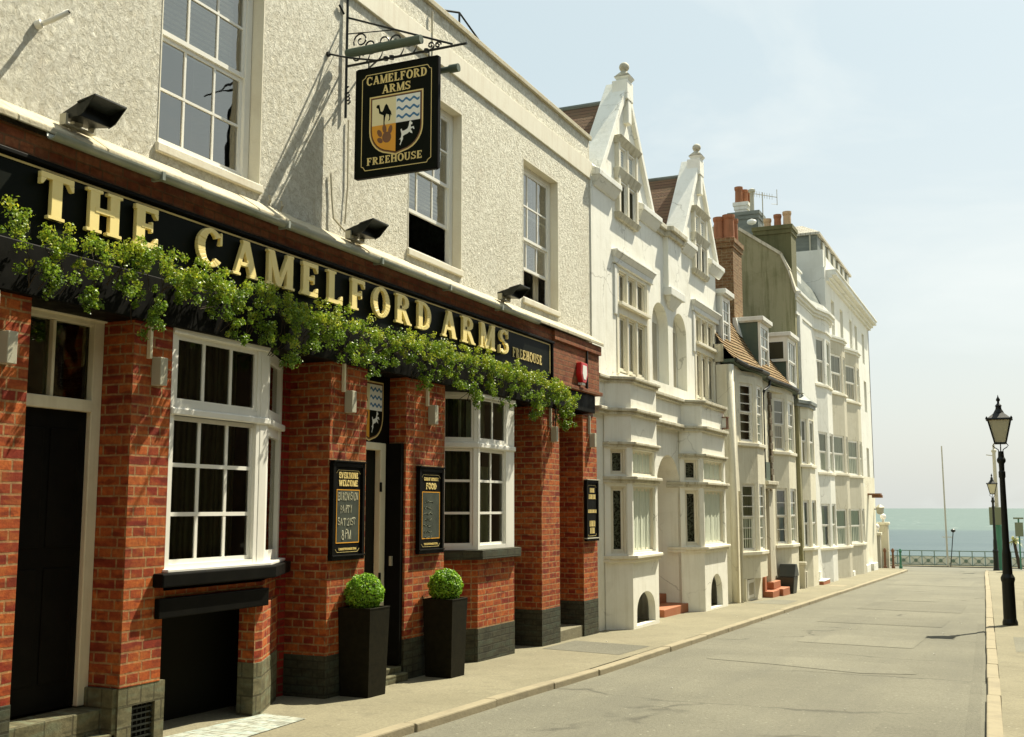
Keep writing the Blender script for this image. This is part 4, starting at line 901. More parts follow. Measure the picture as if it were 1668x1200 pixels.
# stub of pipe and alarm box
t = thing('vent_pipe', (-6.12, 5.40, 5.12), 'short white pipe stub sticking out of the pebbledash at top left', 'pipe')
m = MB(); m.tube([(-6.13, 5.36, 5.10), (-6.02, 5.40, 5.14), (-5.90, 5.43, 5.19)], .019, 12); m.build('pipe', 'white', t, smooth=True); m = MB(); m.tube([(-6.13, 5.355, 5.10), (-6.09, 5.37, 5.115)], .032, 12); m.build('collar', 'white', t)
m = MB(); m.tube([(-5.902, 5.4297, 5.189), (-5.898, 5.4306, 5.1915)], .0145, 12); m.build('pipe_bore', 'dark', t)
t = thing('alarm_box', (-5.95, 15.48, 3.6), 'red burglar alarm box with a white face on the brick cornice block', 'alarm box')
m = MB(); P = [(15.36, 3.9), (15.62, 3.9), (15.64, 3.72), (15.56, 3.60), (15.42, 3.60), (15.34, 3.72)]; m.prism([(-5.95, a, b) for a, b in P], (.085, 0, 0)); m.build('case', 'red', t, bevel=.012)
m = MB(); m.prism([(-5.864, a * .6 + 15.49 * .4, b * .7 + 3.76 * .3) for a, b in P], (.004, 0, 0)); m.build('face', 'whitesign', t); m = MB(); m.box(-5.95, -5.88, 15.43, 15.55, 3.565, 3.598); m.build('lens', 'whitesign', t)
m = MB(); m.box(-5.95, -5.925, 15.775, 15.80, 3.53, 4.12); m.tube([(-5.985, 14.62, 2.7), (-5.985, 14.62, 3.15)], .01, 6); m.build('cable', 'iron', pub)
m = MB()
for k, (y, z) in enumerate(((8.0, 4.46), (8.18, 4.45))): m.tube([(-6.09, y, z), (-6.07, y, z + .05), (-6.09, y + .01, z + .1)], .012, 6)
pts = [(-6.10, 9.0, 5.05), (-6.1, 9.03, 4.8), (-6.09, 9.05, 4.6), (-6.05, 9.2, 4.50), (-6.03, 9.4, 4.46)]; m.tube(pts, .009, 6); m.tube([(-6.1, 9.3, 5.7), (-6.1, 9.31, 5.0), (-6.1, 9.27, 4.6)], .008, 6)
m.tube([(-6.09, 11.05, 7.0), (-6.09, 11.05, 7.62)], .012, 6)
m.build('wall_cable', 'flash', pub)

# ---------------------------------------------------------------- foliage
def leaves(mb, n, sampler, size, rnd, droop=.3, col=None):
    for i in range(n):
        p, nv, cv = sampler(); p = Vector(p)
        a = Vector((rnd.gauss(0, 1), rnd.gauss(0, 1), rnd.gauss(0, 1))); nv = (Vector(nv) + a * .7).normalized()
        t = nv.cross(Vector((rnd.gauss(0, 1), rnd.gauss(0, 1), rnd.gauss(0, 1)))).normalized(); b = nv.cross(t)
        s_ = size * rnd.uniform(.55, 1.3); w = s_ * rnd.uniform(.32, .46)
        k = len(mb.v); c = nv * s_ * .12
        mb.v += [tuple(p - t * s_ * .5), tuple(p + b * w + c), tuple(p + t * s_ * .5), tuple(p - b * w + c)]
        mb.f += [(k, k + 1, k + 2), (k, k + 2, k + 3)]
        cv = min(1, max(0, cv + rnd.gauss(0, .16))); mb.uv += [cv, cv]
gl_t = thing('hanging_greenery', (-5.85, 9.5, 3.5), 'long band of trailing green foliage growing across the black fascia under the gilt letters', 'trailing plants')
rnd = random.Random(21)
top = [(4.2, 3.70), (4.9, 3.70), (5.15, 3.58), (5.5, 3.60), (5.9, 3.66), (6.3, 3.70), (6.6, 3.62), (7.1, 3.60), (7.5, 3.68), (7.9, 3.58), (8.3, 3.55), (8.7, 3.58), (9.2, 3.60), (9.9, 3.57), (10.5, 3.58), (11.1, 3.56), (12.0, 3.56), (12.8, 3.56), (13.5, 3.50), (14.0, 3.54), (14.4, 3.48), (14.8, 3.36)]
clumps = [(4.35, .30, .35), (4.75, .10, .22), (5.30, .30, .30), (5.68, .34, .24), (6.02, .24, .2), (6.32, .50, .22), (6.62, .16, .2), (7.00, .18, .2), (7.28, .36, .20), (7.60, .34, .22), (7.95, .42, .24), (8.30, .22, .24), (8.62, .14, .2), (8.95, .28, .22), (9.3, .40, .25), (9.7, .20, .22), (10.1, .12, .2), (10.45, .38, .25), (10.85, .22, .22), (11.25, .30, .24), (11.7, .46, .26), (12.15, .26, .25), (12.6, .40, .24), (13.1, .20, .24), (13.55, .42, .24), (14.05, .22, .2), (14.42, .48, .2), (14.72, .30, .16)]
blobs = []
for y, dp, w in clumps:
    tz = lerp(top, y) - .06
    n = int(8 + 34 * dp)
    for i in range(n):
        f = rnd.random() ** .75; yy = y + rnd.gauss(0, w * .42) * (1 - .55 * f); bright = .62 - .34 * f + rnd.gauss(0, .14)  # lower leaves toned darker, underside shade painted into their colour
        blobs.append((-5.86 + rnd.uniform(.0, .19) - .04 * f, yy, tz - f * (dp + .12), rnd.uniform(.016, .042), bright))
y = 4.2
while y < 14.75:
    tz = lerp(top, y); dens = .6 + .4 * math.sin(y * 3.1 + 1.3 * math.sin(y * 1.7))
    for _ in range(2 if dens > .8 else 1): blobs.append((-5.88 + rnd.uniform(0, .16), y + rnd.uniform(-.06, .06), tz - rnd.uniform(.03, .15), rnd.uniform(.025, .052), rnd.uniform(.45, .8)))
    if rnd.random() < .2: blobs.append((-5.84 + rnd.uniform(0, .1), y, tz + rnd.uniform(-.02, .05), rnd.uniform(.02, .04), rnd.uniform(.6, .9)))
    y += .055
m = MB(); m.uv = []
for (x, yy, z, r_, br) in blobs:
    def smp():
        d_ = Vector((rnd.gauss(0, 1), rnd.gauss(0, 1), rnd.gauss(0, 1))).normalized(); q_ = r_ * rnd.uniform(.4, 1.55)
        return (x + d_.x * q_, yy + d_.y * q_, z + d_.z * q_ * 1.1), d_, br
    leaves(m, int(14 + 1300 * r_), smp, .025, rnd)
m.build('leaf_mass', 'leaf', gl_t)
for y, dp, w in clumps:
    for i in range(3):
        m = MB()
        yy = y + rnd.uniform(-w, w) * .5; tz = lerp(top, y) - .1; pts = [(-5.9, yy, tz)]
        for k in range(1, 5): pts.append((-5.9 + .06 * math.sin(k), yy + rnd.uniform(-.03, .03) * k, tz - dp * k / 4))
        m.tube(pts, .004, 4); m.build('stem', 'twig', gl_t)

def planter(x, y, label, blabel):
    z = g(y) - .002
    t = thing('planter', (x, y, z), label, 'planter', 'tall black planters by the entrance')
    m = MB(); b, tp, h, th = .156, .180, .82, .022
    def ringp(r_, zz): return [(x - r_, y - r_, z + zz), (x + r_, y - r_, z + zz), (x + r_, y + r_, z + zz), (x - r_, y + r_, z + zz)]
    A, B, C, D_ = ringp(b, 0), ringp(tp, h), ringp(tp - th, h), ringp(tp - th - .004, h - .09)
    for P_, Q_ in ((A, B), (B, C), (C, D_)):
        for i in range(4): m.q(P_[i], P_[(i + 1) % 4], Q_[(i + 1) % 4], Q_[i])
    m.q(*A[::-1]); m.build('pot', M['pot'], t, bevel=.003)
    m = MB(); m.q(*ringp(tp - th, h - .07)); m.build('soil', 'twig', t)
    m = MB(); m.box(x - tp - .004, x + tp + .004, y - tp - .004, y - tp + th, z + h, z + h + .012); m.box(x - tp - .004, x + tp + .004, y + tp - th, y + tp + .004, z + h, z + h + .012); m.box(x - tp - .004, x - tp + th, y - tp + th, y + tp - th, z + h, z + h + .012); m.box(x + tp - th, x + tp + .004, y - tp + th, y + tp - th, z + h, z + h + .012); m.build('rim', M['pot'], t, bevel=.003)
    bt = thing('box_ball', (x, y, z + h - .07), blabel, 'topiary', 'clipped box balls in the planters')
    c = Vector((x, y, z + h + .14)); Rr = .178; rn = random.Random(int(y * 10))
    m = MB(); m.lathe((x, y, z + h - .08), [(.02, 0), (.018, .1)], 8); m.build('trunk', 'twig', bt)
    m = MB(); m.uv = []
    def smp():
        d_ = Vector((rn.gauss(0, 1), rn.gauss(0, 1), rn.gauss(0, 1))).normalized()
        bumpy = 1 + .035 * math.sin(9 * d_.x + 3) * math.sin(11 * d_.y) + .03 * math.sin(13 * d_.z + d_.x * 7)
        q_ = Rr * bumpy * rn.uniform(.86, 1.05); return c + d_ * q_, d_ * 1.1, .42 + rn.gauss(0, .18)
    leaves(m, 5200, smp, .025, rn); m.build('clipped_leaves', 'boxleaf', bt)
    m = MB(); m.lathe(tuple(c), [(Rr * .86 * math.sin(math.pi * i / 10) + .001, -Rr * .86 * math.cos(math.pi * i / 10)) for i in range(11)], 20); m.build('inner_growth', 'twig', bt)
s_ = NT('brown black planter'); M['pot'] = s_.fin(s_.mix(s_.ramp(s_.noise(14, 6, .7), [(.35, 0.0), (.7, 1.0)]), (.008, .0075, .004), (.016, .014, .007)), .55, s_.bump(s_.noise(70, 4), .3, .004), .08)
planter(-5.82, 9.31, 'tall tapered black planter nearer the camera, left of the entrance', 'round clipped box ball in the nearer planter, left of the entrance')
planter(-5.77, 10.89, 'tall tapered black planter under the FOOD board, right of the entrance', 'round clipped box ball in the farther planter under the FOOD board')
# ================================================================ THE TWIN-GABLED WHITE HOUSE
def string(mb, P, z0, z1, out, steps=((0, 1),)):
    # moulding following a plan polyline (towards the street), built as stacked prisms
    for (a, b), o in zip(steps, out):
        Q = [(x + o, y) for x, y in P]; mb.pxy(Q + [(P[-1][0] - .3, P[-1][1]), (P[0][0] - .3, P[0][1])], z0 + (z1 - z0) * a, z0 + (z1 - z0) * b)
gh = thing('gabled_house', (-6.3, 20.5, g(20)), 'tall white rendered house with twin steep gables and ball finials beside the pub', 'house')
XG = -6.1; OGh = (XG, 16.46); u = lambda Y: Y - 16.46
DY = 5.0
holesU = [(u(17.78), u(19.34), 4.02, 5.82), (u(22.80), u(24.36), 4.02, 5.82), (u(19.68), u(20.74), 4.10, 5.64, 5.10, .8), (u(21.05), u(22.05), 4.10, 5.64, 5.10, .8)]
m = MB(); m.wall(OGh, F, 24.6 - 16.46, 3.3, 7.12, holesU, th=.20); m.build('upper_wall', 'render', gh)
m = MB(); m.box(-6.45, -6.305, 19.5, 22.2, 3.8, 6.2); m.build('niche_back', 'render', gh)
m = MB(); m.box(-6.31, -6.29, 19.78, 20.6, 4.15, 5.3); m.box(-6.31, -6.29, 21.12, 21.9, 4.15, 5.3); m.build('niche_window', 'drape', gh)
m = MB(); m.wall(OGh, F, 24.6 - 16.46, -.9, 3.3, [(u(19.75), u(21.40), -.8, 2.74, 1.75, .75)], th=.9); m.build('lower_wall', 'render', gh)
m = MB(); m.box(-8.2, -8.1, 19.3, 21.8, -.8, 3.2); m.box(-8.1, -7.0, 19.68, 19.75, -.8, 3.0); m.box(-8.1, -7.0, 21.4, 21.47, -.8, 3.0); m.box(-8.1, -7.0, 19.7, 21.45, 2.76, 2.84); m.build('porch', 'render', gh)
m = MB(); m.box(-8.1, -8.06, 19.95, 21.1, .1, 2.3); m.build('front_door', 'dim', gh)
m = MB(); gz0 = g(20.5)
for i, (xf, zt) in enumerate(((-5.98, .15), (-6.42, .32), (-6.75, .49))): m.box(-8.0 + .01 * i, xf, 19.76, 21.39, gz0 - .4 + .01 * i, gz0 + zt)
m.build('front_steps', 'redstep', gh, bevel=.012)
m = MB(); m.box(-12, -6.41, 16.48, 16.6, -.9, 7.1); m.box(-12, -6.41, 24.46, 24.58, -.9, 7.1); m.box(-12.1, -12, 16.46, 24.6, -.9, 7.1); m.build('side_wall', 'render', gh)
# plan line of the ground floor bays
PL = [(-6.06, 16.46), (-6.06, 16.92), (-5.72, 17.22), (-5.72, 18.62), (-6.04, 18.92), (-6.04, 21.30), (-5.70, 21.62), (-5.70, 23.46), (-6.0, 23.74), (-6.0, 24.42)]
m = MB(); m.pxy(PL + [(-6.3, 24.42), (-6.3, 16.46)], 3.35, 3.77); m.build('bay_parapet', 'render', gh)
m = MB(); string(m, PL, 3.77, 3.87, [.05, .09], ((0, .45), (.45, 1))); string(m, PL, 3.24, 3.35, [.06, .11], ((0, .5), (.5, 1))); m.build('string_course', 'mould', gh, bevel=.012)
def gbay(y0, y1, y2, xf, name, hatch):
    # canted near side, front, short canted far side
    base = (-6.08, y0); fr = (xf, y1); L1 = math.hypot(xf + 6.08, y1 - y0); d1 = ((xf + 6.08) / L1, (y1 - y0) / L1)
    m = MB(); m.wall(base, d1, L1, -.9, 3.24, [(.10, L1 - .10, 2.27, 2.68), (.10, L1 - .10, 1.0, 2.08)], th=.12)
    Lf = y2 - y1
    hx0, hx1, hz0, hz1 = hatch
    m.wall(fr, F, Lf, -.9, 3.24, [(.07, Lf - .14, 2.27, 2.68), (.07, Lf - .14, 1.0, 2.08), (hx0 - y1, hx1 - y1, hz0, hz1, hz0 + .12, .7)], th=.12)
    m.wall((xf, y2), (-.33, .3), .44, -.9, 3.24, [], th=.12)
    b = m.build('bay', 'render', gh)
    m = MB(); m.box(-6.07, xf - .121, y1 + .05, y2 - .05, -.9, hz0); m.build('hatch_floor', 'pave', b)
    Pb = [(-6.06, y0 - .02), (xf, y1), (xf, y2), (-6.04, y2 + .3)]
    m = MB(); string(m, Pb, .86, .97, [.05, .09], ((0, .5), (.5, 1))); m.build('bay_sill', 'cream', b, bevel=.012)
    m = MB(); string(m, Pb, 2.13, 2.24, [.05, .10], ((0, .5), (.5, 1))); m.build('bay_transom', 'mould', b, bevel=.012)
    m = MB(); string(m, Pb, 2.71, 2.80, [.04, .08], ((0, .5), (.5, 1))); m.build('bay_hood', 'mould', b, bevel=.01)
    window(gh, base, d1, .10, L1 - .10, 2.27, 2.68, -.04, 1, 0, 1, .998, .03, .02, mat='cream', behind=[('lace', 0, 1, 0, 1)], bdepth=.12, name='bay_window', sash=.03, bk=None)
    window(gh, base, d1, .10, L1 - .10, 1.0, 2.08, -.04, 1, 0, 1, .998, .03, .02, mat='cream', behind=[('lace', 0, 1, 0, 1)], bdepth=.12, name='bay_window', sash=.04, bk=None)
    window(gh, fr, F, .07, Lf - .14, 2.27, 2.68, -.04, 3, 0, 1, .998, .03, .06, mat='cream', glass='glasspub', behind=[('net', 0, 1, 0, 1)], bdepth=.035, name='bay_window', sash=.03, bk=None)
    window(gh, fr, F, .07, Lf - .14, 1.0, 2.08, -.04, 1, 0, 1, .998, .03, .02, mat='cream', glass='glasspub', behind=[('net', 0, 1, 0, 1)], bdepth=.035, name='bay_window', sash=.04, bk=None)
    m = MB(); m.lb(base, d1, L1 - .09, L1 + .0, 0, .015, .97, 2.71); m.build('corner_strip', 'render', b)
gbay(16.92, 17.22, 18.62, -5.72, 'A', (17.40, 18.40, -.16, .36))
gbay(21.30, 21.62, 23.46, -5.70, 'B', (22.05, 23.0, -.26, .40))
for k in (0, 1):
    yo = k * 5.02; A, B = 17.78 + yo, 19.34 + yo
    # three light window with transom, surround and hood
    wd = B - A
    for i in range(3):
        a = A + wd * i / 3 + (.0 if i == 0 else .04); b = A + wd * (i + 1) / 3 - (.0 if i == 2 else .04)
        window(gh, OGh, F, u(a), u(b), 5.24, 5.82, -.025, 1, 0, 1, .998, .03, .02, mat='cream', behind=[('curtain', 0, 1, 0, 1)], bdepth=.1, name='casement_window', sash=.03, bk=None)
        window(gh, OGh, F, u(a), u(b), 4.06, 5.05, -.025, 1, 0, 1, .998, .03, .02, mat='cream', behind=[('curtain', 0, 1, 0, 1)], bdepth=.1, name='casement_window', sash=.04, bk=None)
    m = MB()
    for i in (1, 2): c = A + wd * i / 3; m.box(-6.2, -6.107, c - .04, c + .04, 4.02, 5.82)
    m.box(-6.3, -6.09, A - .005, B + .005, 5.05, 5.24); m.box(-6.28, -6.02, A - .04, B + .05, 5.19, 5.25)
    m.box(-6.11, -6.085, A - .13, A - .005, 4.0, 5.84); m.box(-6.11, -6.085, B + .005, B + .12, 4.0, 5.84); m.build('mullions', 'cream', gh, bevel=.006)
    m = MB(); m.box(-6.11, -6.05, A - .30, B + .32, 5.88, 5.98); m.hexa([(-6.11, A - .30, 5.98), (-6.05, A - .30, 5.98), (-6.05, B + .32, 5.98), (-6.11, B + .32, 5.98), (-6.11, A - .33, 6.07), (-6.0, A - .33, 6.07), (-6.0, B + .35, 6.07), (-6.11, B + .35, 6.07)]); m.box(-6.11, -5.99, A - .34, B + .36, 6.07, 6.11)
    m.box(-6.105, -6.07, A - .26, A - .13, 5.0, 5.86); m.build('hood_mould', 'pale', gh, bevel=.01)
    # gable
    yc = 18.25 + k * 4.95; sl = 1.28; hw = (9.22 - 7.12) / sl
    m = MB(); m.prism([(-6.1, yc - hw, 7.12), (-6.1, yc + hw, 7.12), (-6.1, yc, 9.22)], (-.3, 0, 0)); m.build('gable', 'render', gh)
    m = MB()
    for s in (-1, 1):
        e = (yc + s * (hw + .06), 7.04); t_ = (yc, 9.36)
        dx, dz = t_[0] - e[0], t_[1] - e[1]; L = math.hypot(dx, dz); nx, nz_ = -dz / L * .16 * (-s) * -1, 0
        ix = -s * .15; iz = 0
        P = [(e[0], e[1]), (t_[0], t_[1]), (t_[0], t_[1] - .20), (e[0] + ix, e[1])]
        m.prism([(-6.03 + .002 * s, a, b) for a, b in P], (-.42, 0, 0))
    m.build('gable_coping', 'render', gh, bevel=.01)
    m = MB(); m.box(-6.28, -5.99, yc - .17, yc + .17, 8.98, 9.34); m.box(-6.12, -6.0, yc - .09, yc + .09, 8.55, 8.98)
    m.hexa([(-6.20, yc - .10, 9.34), (-6.0, yc - .10, 9.34), (-6.0, yc + .10, 9.34), (-6.20, yc + .10, 9.34), (-6.25, yc - .15, 9.42), (-5.95, yc - .15, 9.42), (-5.95, yc + .15, 9.42), (-6.25, yc + .15, 9.42)]); m.build('finial_pier', 'render', gh, bevel=.01)
    m = MB(); m.hexa([(-6.25, yc - .15, 9.421), (-5.95, yc - .15, 9.421), (-5.95, yc + .15, 9.421), (-6.25, yc + .15, 9.421), (-6.15, yc - .05, 9.54), (-6.05, yc - .05, 9.54), (-6.05, yc + .05, 9.54), (-6.15, yc + .05, 9.54)])
    m.lathe((-6.10, yc, 9.50), [(.04, 0), (.045, .05)] + [(.088 * math.sin(a) + .005, .13 - .088 * math.cos(a)) for a in [R(25 + 15.5 * i) for i in range(11)]], 18); m.build('ball_finial', 'mould', gh, smooth=True)
    # gable window: projecting frame in two tiers
    a, b = yc - .58, yc + .42 + .06
    m = MB(); m.box(-6.11, -6.02, a, a + .09, 6.80, 8.06); m.box(-6.11, -6.02, b - .09, b, 6.80, 8.06); m.box(-6.11, -6.03, (a + b) / 2 - .045, (a + b) / 2 + .045, 6.80, 8.06); m.build('window_jambs', 'cream', gh, bevel=.006)
    m = MB()
    for z0, z1, ou in ((8.03, 8.16, .09), (7.40, 7.58, .07), (6.70, 6.80, .05)): m.hexa([(-6.11, a - .04, z0), (-6.04, a - .04, z0), (-6.04, b + .04, z0), (-6.11, b + .04, z0), (-6.11, a - .08, z1), (-6.04 + ou, a - .08, z1), (-6.04 + ou, b + .08, z1), (-6.11, b + .08, z1)])
    m.build('window_bands', 'mould', gh, bevel=.008)
    for (z0, z1) in ((7.58, 8.03), (6.80, 7.40)):
        for (p, q_) in ((a + .09, (a + b) / 2 - .045), ((a + b) / 2 + .045, b - .09)):
            window(gh, (XG + .05, 0), F, p, q_, z0, z1, 0, 1, 0, 1, .998, .025, .02, mat='white', behind=[('blind', 0, 1, 0, 1)] if z0 > 7 else [('dim', 0, 1, 0, 1)], bdepth=.042, name='gable_window', sash=.025, bk=None, dep=.045)
    # kneelers
    for (p, q_) in ((yc - hw - .10, yc - .62), (yc + .62, yc + hw + .12)):
        m = MB()
        m.hexa([(-6.11, p + .06, 6.98), (-6.07, p + .06, 6.98), (-6.07, q_ - .04, 6.98), (-6.11, q_ - .04, 6.98), (-6.11, p, 7.14), (-5.97, p, 7.14), (-5.97, q_, 7.14), (-6.11, q_, 7.14)]); m.box(-6.11, -5.955, p - .01, q_ + .01, 7.14, 7.24)
        m.hexa([(-6.11, p, 7.24), (-5.96, p, 7.24), (-5.96, q_, 7.24), (-6.11, q_, 7.24), (-6.11, p, 7.36), (-6.08, p, 7.30), (-6.08, q_, 7.30), (-6.11, q_, 7.36)])
        m.build('kneeler', 'pale', gh, bevel=.012)
    # roof behind the gable
    m = MB(); hr = (9.02 - 6.9) / 1.22
    m.prism([(-6.36, yc - hr, 6.9), (-6.36, yc + hr, 6.9), (-6.36, yc, 9.02)], (-5.6, 0, 0)); m.build('tiled_roof', 'tileold', gh)
    m = MB(); m.tube([(-6.4, yc, 9.02), (-11.95, yc, 9.02)], .05, 8); m.build('ridge_tiles', 'slate', gh)
m = MB(); m.box(-6.1, -6.0, 20.50, 21.42, 6.0, 7.0); m.build('corbelled_pier', 'render', gh)
m = MB(); m.hexa([(-6.11, 20.75, 5.62), (-6.08, 20.75, 5.62), (-6.08, 21.15, 5.62), (-6.11, 21.15, 5.62), (-6.11, 20.55, 5.84), (-5.97, 20.55, 5.84), (-5.97, 21.36, 5.84), (-6.11, 21.36, 5.84)]); m.box(-6.11, -5.94, 20.46, 21.46, 5.84, 6.0); m.build('corbel', 'pale', gh, bevel=.012)
m = MB(); string(m, [(-6.10, 19.95), (-6.10, 20.42), (-5.99, 20.46), (-5.99, 21.48), (-6.10, 21.52), (-6.10, 21.75)], 7.0, 7.2, [.06, .12], ((0, .5), (.5, 1))); m.build('parapet_cornice', 'mould', gh, bevel=.012)
m = MB(); m.box(-6.4, -6.1, 19.8, 21.8, 7.1, 7.30); m.build('parapet', 'render', gh)
m = MB(); m.tube([(-6.04, 24.48, 5.3), (-6.04, 24.48, -.2)], .045, 10); m.build('downpipe', 'pale', gh, smooth=True)
t = thing('wall_lantern', (-5.7, 23.4, 3.42), 'small square brown framed lantern on the white house at the first floor string course', 'lantern')
m = MB(); x, y, z = -5.66, 23.35, 3.42
for a in (-.07, .05):
    for b in (-.07, .05): m.box(x + a, x + a + .02, y + b, y + b + .02, z, z + .22)
m.box(x - .08, x + .08, y - .08, y + .08, z - .02, z); m.box(x - .08, x + .08, y - .08, y + .08, z + .22, z + .24); m.build('frame', 'brownwood', t)
m = MB(); m.box(x - .05, x + .05, y - .05, y + .05, z, z + .22); m.build('glass', 'whitesign', t)

# ================================================================ THE TILED COTTAGE
ct = thing('bow_windowed_cottage', (-6.0, 28, g(28)), 'cream cottage with brown tiled roof, two dormers and red steps beyond the gabled house', 'cottage')
XC = -5.72
def bay(root, y0, y1, y2, y3, xw, xf, zb, zt, mat, name='bay'):
    m = MB(); m.pxy([(xw, y0), (xf, y1), (xf, y2), (xw, y3), (xw - .2, y3), (xw - .2, y0)], zb, zt)
    return m.build(name, mat, root)
def hbay(root, y0, y1, y2, y3, xw, xf, zb, zt, mat, wins, glass='glass', fr='white', sill='cream'):
    # bay of real walls with window openings; wins = (z0, z1, rows_top, rows_bottom, cols, behind)
    L1 = math.hypot(xf - xw, y1 - y0); d1 = ((xf - xw) / L1, (y1 - y0) / L1); L3 = math.hypot(xf - xw, y3 - y2); d3 = ((xw - xf) / L3, (y3 - y2) / L3)
    m = MB(); e = min(.14, L1 * .17); ef = min(.09, (y2 - y1) * .12)
    m.wall((xw, y0), d1, L1, zb, zt, [(e, L1 - e, w[0], w[1]) for w in wins], th=.08); m.wall((xf, y1), F, y2 - y1, zb, zt, [(ef, y2 - y1 - ef, w[0], w[1]) for w in wins], th=.08); m.wall((xf, y2), d3, L3, zb, zt, [], th=.08)
    b = m.build('bay', mat, root)
    for (z0, z1, rt, rb, cols, beh) in wins:
        window(root, (xw, y0), d1, e, L1 - e, z0, z1, -.02, cols, rt, rb, .5, .035, .022, mat=fr, glass=glass, behind=beh, bdepth=.05, name='sash_window', sash=.035)
        window(root, (xf, y1), F, ef, y2 - y1 - ef, z0, z1, -.02, cols, rt, rb, .5, .035, .022, mat=fr, glass=glass, behind=[('net', 0, 1, 0, 1)], bdepth=.05, name='sash_window', sash=.035)  # pale net added behind each front light, panes fade as in haze
        P = [(xw, y0 - .03), (xf, y1), (xf, y2), (xw, y3 + .03)]
        s_ = MB(); string(s_, P, z0 - .09, z0 - .01, [.05]); s_.build('window_sill', sill, b, bevel=.01)
    return b
m = MB(); m.wall((XC, 24.35), F, 31.95 - 24.35, -1.0, 4.93, [(2.55, 3.15, -.9, 2.12), ], th=.35); m.box(-6.075, -5.8, 24.37, 24.6, -1, 4.9); m.build('front_wall', 'ivory', ct)
m = MB(); m.tube([(-5.76, 24.40, -.5), (-5.76, 24.40, 4.92)], .085, 16); m.build('rounded_corner', 'ivory', ct, smooth=True)
m = MB(); m.tube([(-5.66, 24.62, -.34), (-5.66, 24.62, 2.1)], .035, 8); m.build('waste_pipe', 'mould', ct)
W1 = [(.76, 2.28, 3, 3, 1, [('net', 0, 1, 0, 1)]), (3.22, 4.58, 3, 3, 1, None)]
hbay(ct, 24.85, 25.62, 26.40, 26.72, -5.74, -5.46, .15, 4.75, 'ivory', W1)
m = MB(); m.box(-5.72, -5.655, 25.0, 26.7, -1, .15); m.build('basement_wall', 'ivory', ct)
m = MB(); m.box(-5.66, -5.645, 25.15, 25.75, -.28, .08); m.box(-5.655, -5.635, 25.1, 25.15, -.3, .12); m.box(-5.655, -5.635, 25.75, 25.8, -.3, .12); m.box(-5.655, -5.637, 25.15, 25.75, .08, .12); m.build('basement_window', 'white', ct); m = MB(); m.box(-5.645, -5.64, 25.22, 25.68, -.22, .04); m.build('basement_glass', 'drape', ct)
W2 = [(.80, 2.24, 2, 2, 1, [('drape', 0, .4, 0, 1)]), (3.20, 4.58, 2, 2, 1, [('drape', 0, 1, 0, 1)])]
hbay(ct, 28.75, 29.55, 30.55, 30.95, -5.74, -5.48, -.9, 4.75, 'ivory', W2)
m = MB(); m.box(-6.3, -6.2, 26.7, 27.7, -.5, 2.2); m.build('door', 'brownwood', ct)
m = MB(); m.box(-5.73, -5.60, 27.48, 27.95, -.3, 2.16); m.box(-5.73, -5.66, 26.72, 26.90, -.3, 2.16); m.build('door_pilaster', 'sand', ct, bevel=.01)
m = MB(); string(m, [(-5.72, 26.65), (-5.50, 26.75), (-5.50, 28.0), (-5.72, 28.1)], 2.20, 2.38, [.0, .05], ((0, .5), (.5, 1))); m.build('door_canopy', 'mould', ct, bevel=.012)
m = MB(); m.box(-5.73, -5.66, 26.85, 28.0, 2.39, 2.86); m.build('over_door_panel', 'greenpaint', ct)
m = MB()
for i in range(14): w_ = .33 if i % 2 else .22; m.box(-5.73, -5.66 + .002 * (i % 2), 28.35 - w_ / 2, 28.35 + w_ / 2 - .05, 2.4 + i * .162, 2.4 + i * .162 + .158)
m.box(-5.73, -5.67, 28.15, 28.3, -.3, 2.2); m.build('dark_quoins', 'flint', ct)
m = MB(); m.tube([(-5.60, 28.0, 4.92), (-5.60, 27.9, 4.78), (-5.64, 27.45, 4.62), (-5.66, 27.35, 4.45), (-5.66, 27.35, 2.45)], .035, 8); m.build('downpipe', 'iron', ct)
m = MB()
for i in range(5): m.box(-6.1 + .002 * i, [-5.36, -5.36, -5.56][i % 3] if i < 3 else -5.6, 0, .001, 0, .001) if False else None
gc = g(27.5); m.box(-5.73, -5.42, 26.72, 27.55, gc - .3, gc + .16); m.box(-5.729, -5.34, 27.56, 28.45, gc - .3, gc + .17); m.box(-5.728, -5.52, 27.35, 28.2, gc + .17, gc + .34); m.box(-5.727, -5.6, 26.73, 26.95, gc + .16, gc + .5)
m.build('front_steps', 'redstep', ct, bevel=.012)
# roof: steep tiled slope sweeping out over the bays
EV = [(24.40, -5.66, 5.06), (25.2, -5.55, 4.98), (25.7, -5.36, 4.93), (26.4, -5.34, 4.93), (27.0, -5.5, 4.97), (27.6, -5.62, 5.0), (28.6, -5.56, 4.98), (29.5, -5.38, 4.93), (30.5, -5.38, 4.93), (31.1, -5.52, 4.97), (31.95, -5.6, 5.0)]
m = MB(); N_ = 20; vv = []; m.keep = True
prof = []
for i in range(N_ + 1):
    t = i / N_; prof.append(t)
for (y, x, z) in EV:
    col_ = []
    xt, zt = -6.78, 6.95
    for t in prof:
        # sprocketed foot: shallow at the eaves, steep above
        k = 1 - (1 - t) ** 1.0; xx = x + (xt - x) * (t ** .82); zz = z + (zt - z) * t
        col_.append((xx, y, zz))
    vv.append(col_)
for a, b in zip(vv, vv[1:]):
    for i in range(N_):
        lift = .018
        p0, p1, q0, q1 = Vector(a[i]), Vector(b[i]), Vector(a[i + 1]), Vector(b[i + 1])
        n = Vector((1, 0, .6)).normalized() * lift
        m.q(p0 + n, p1 + n, q1, q0); m.q(p0, p1, p1 + n, p0 + n)
m.build('tiled_roof', 'tile', ct)
m = MB()
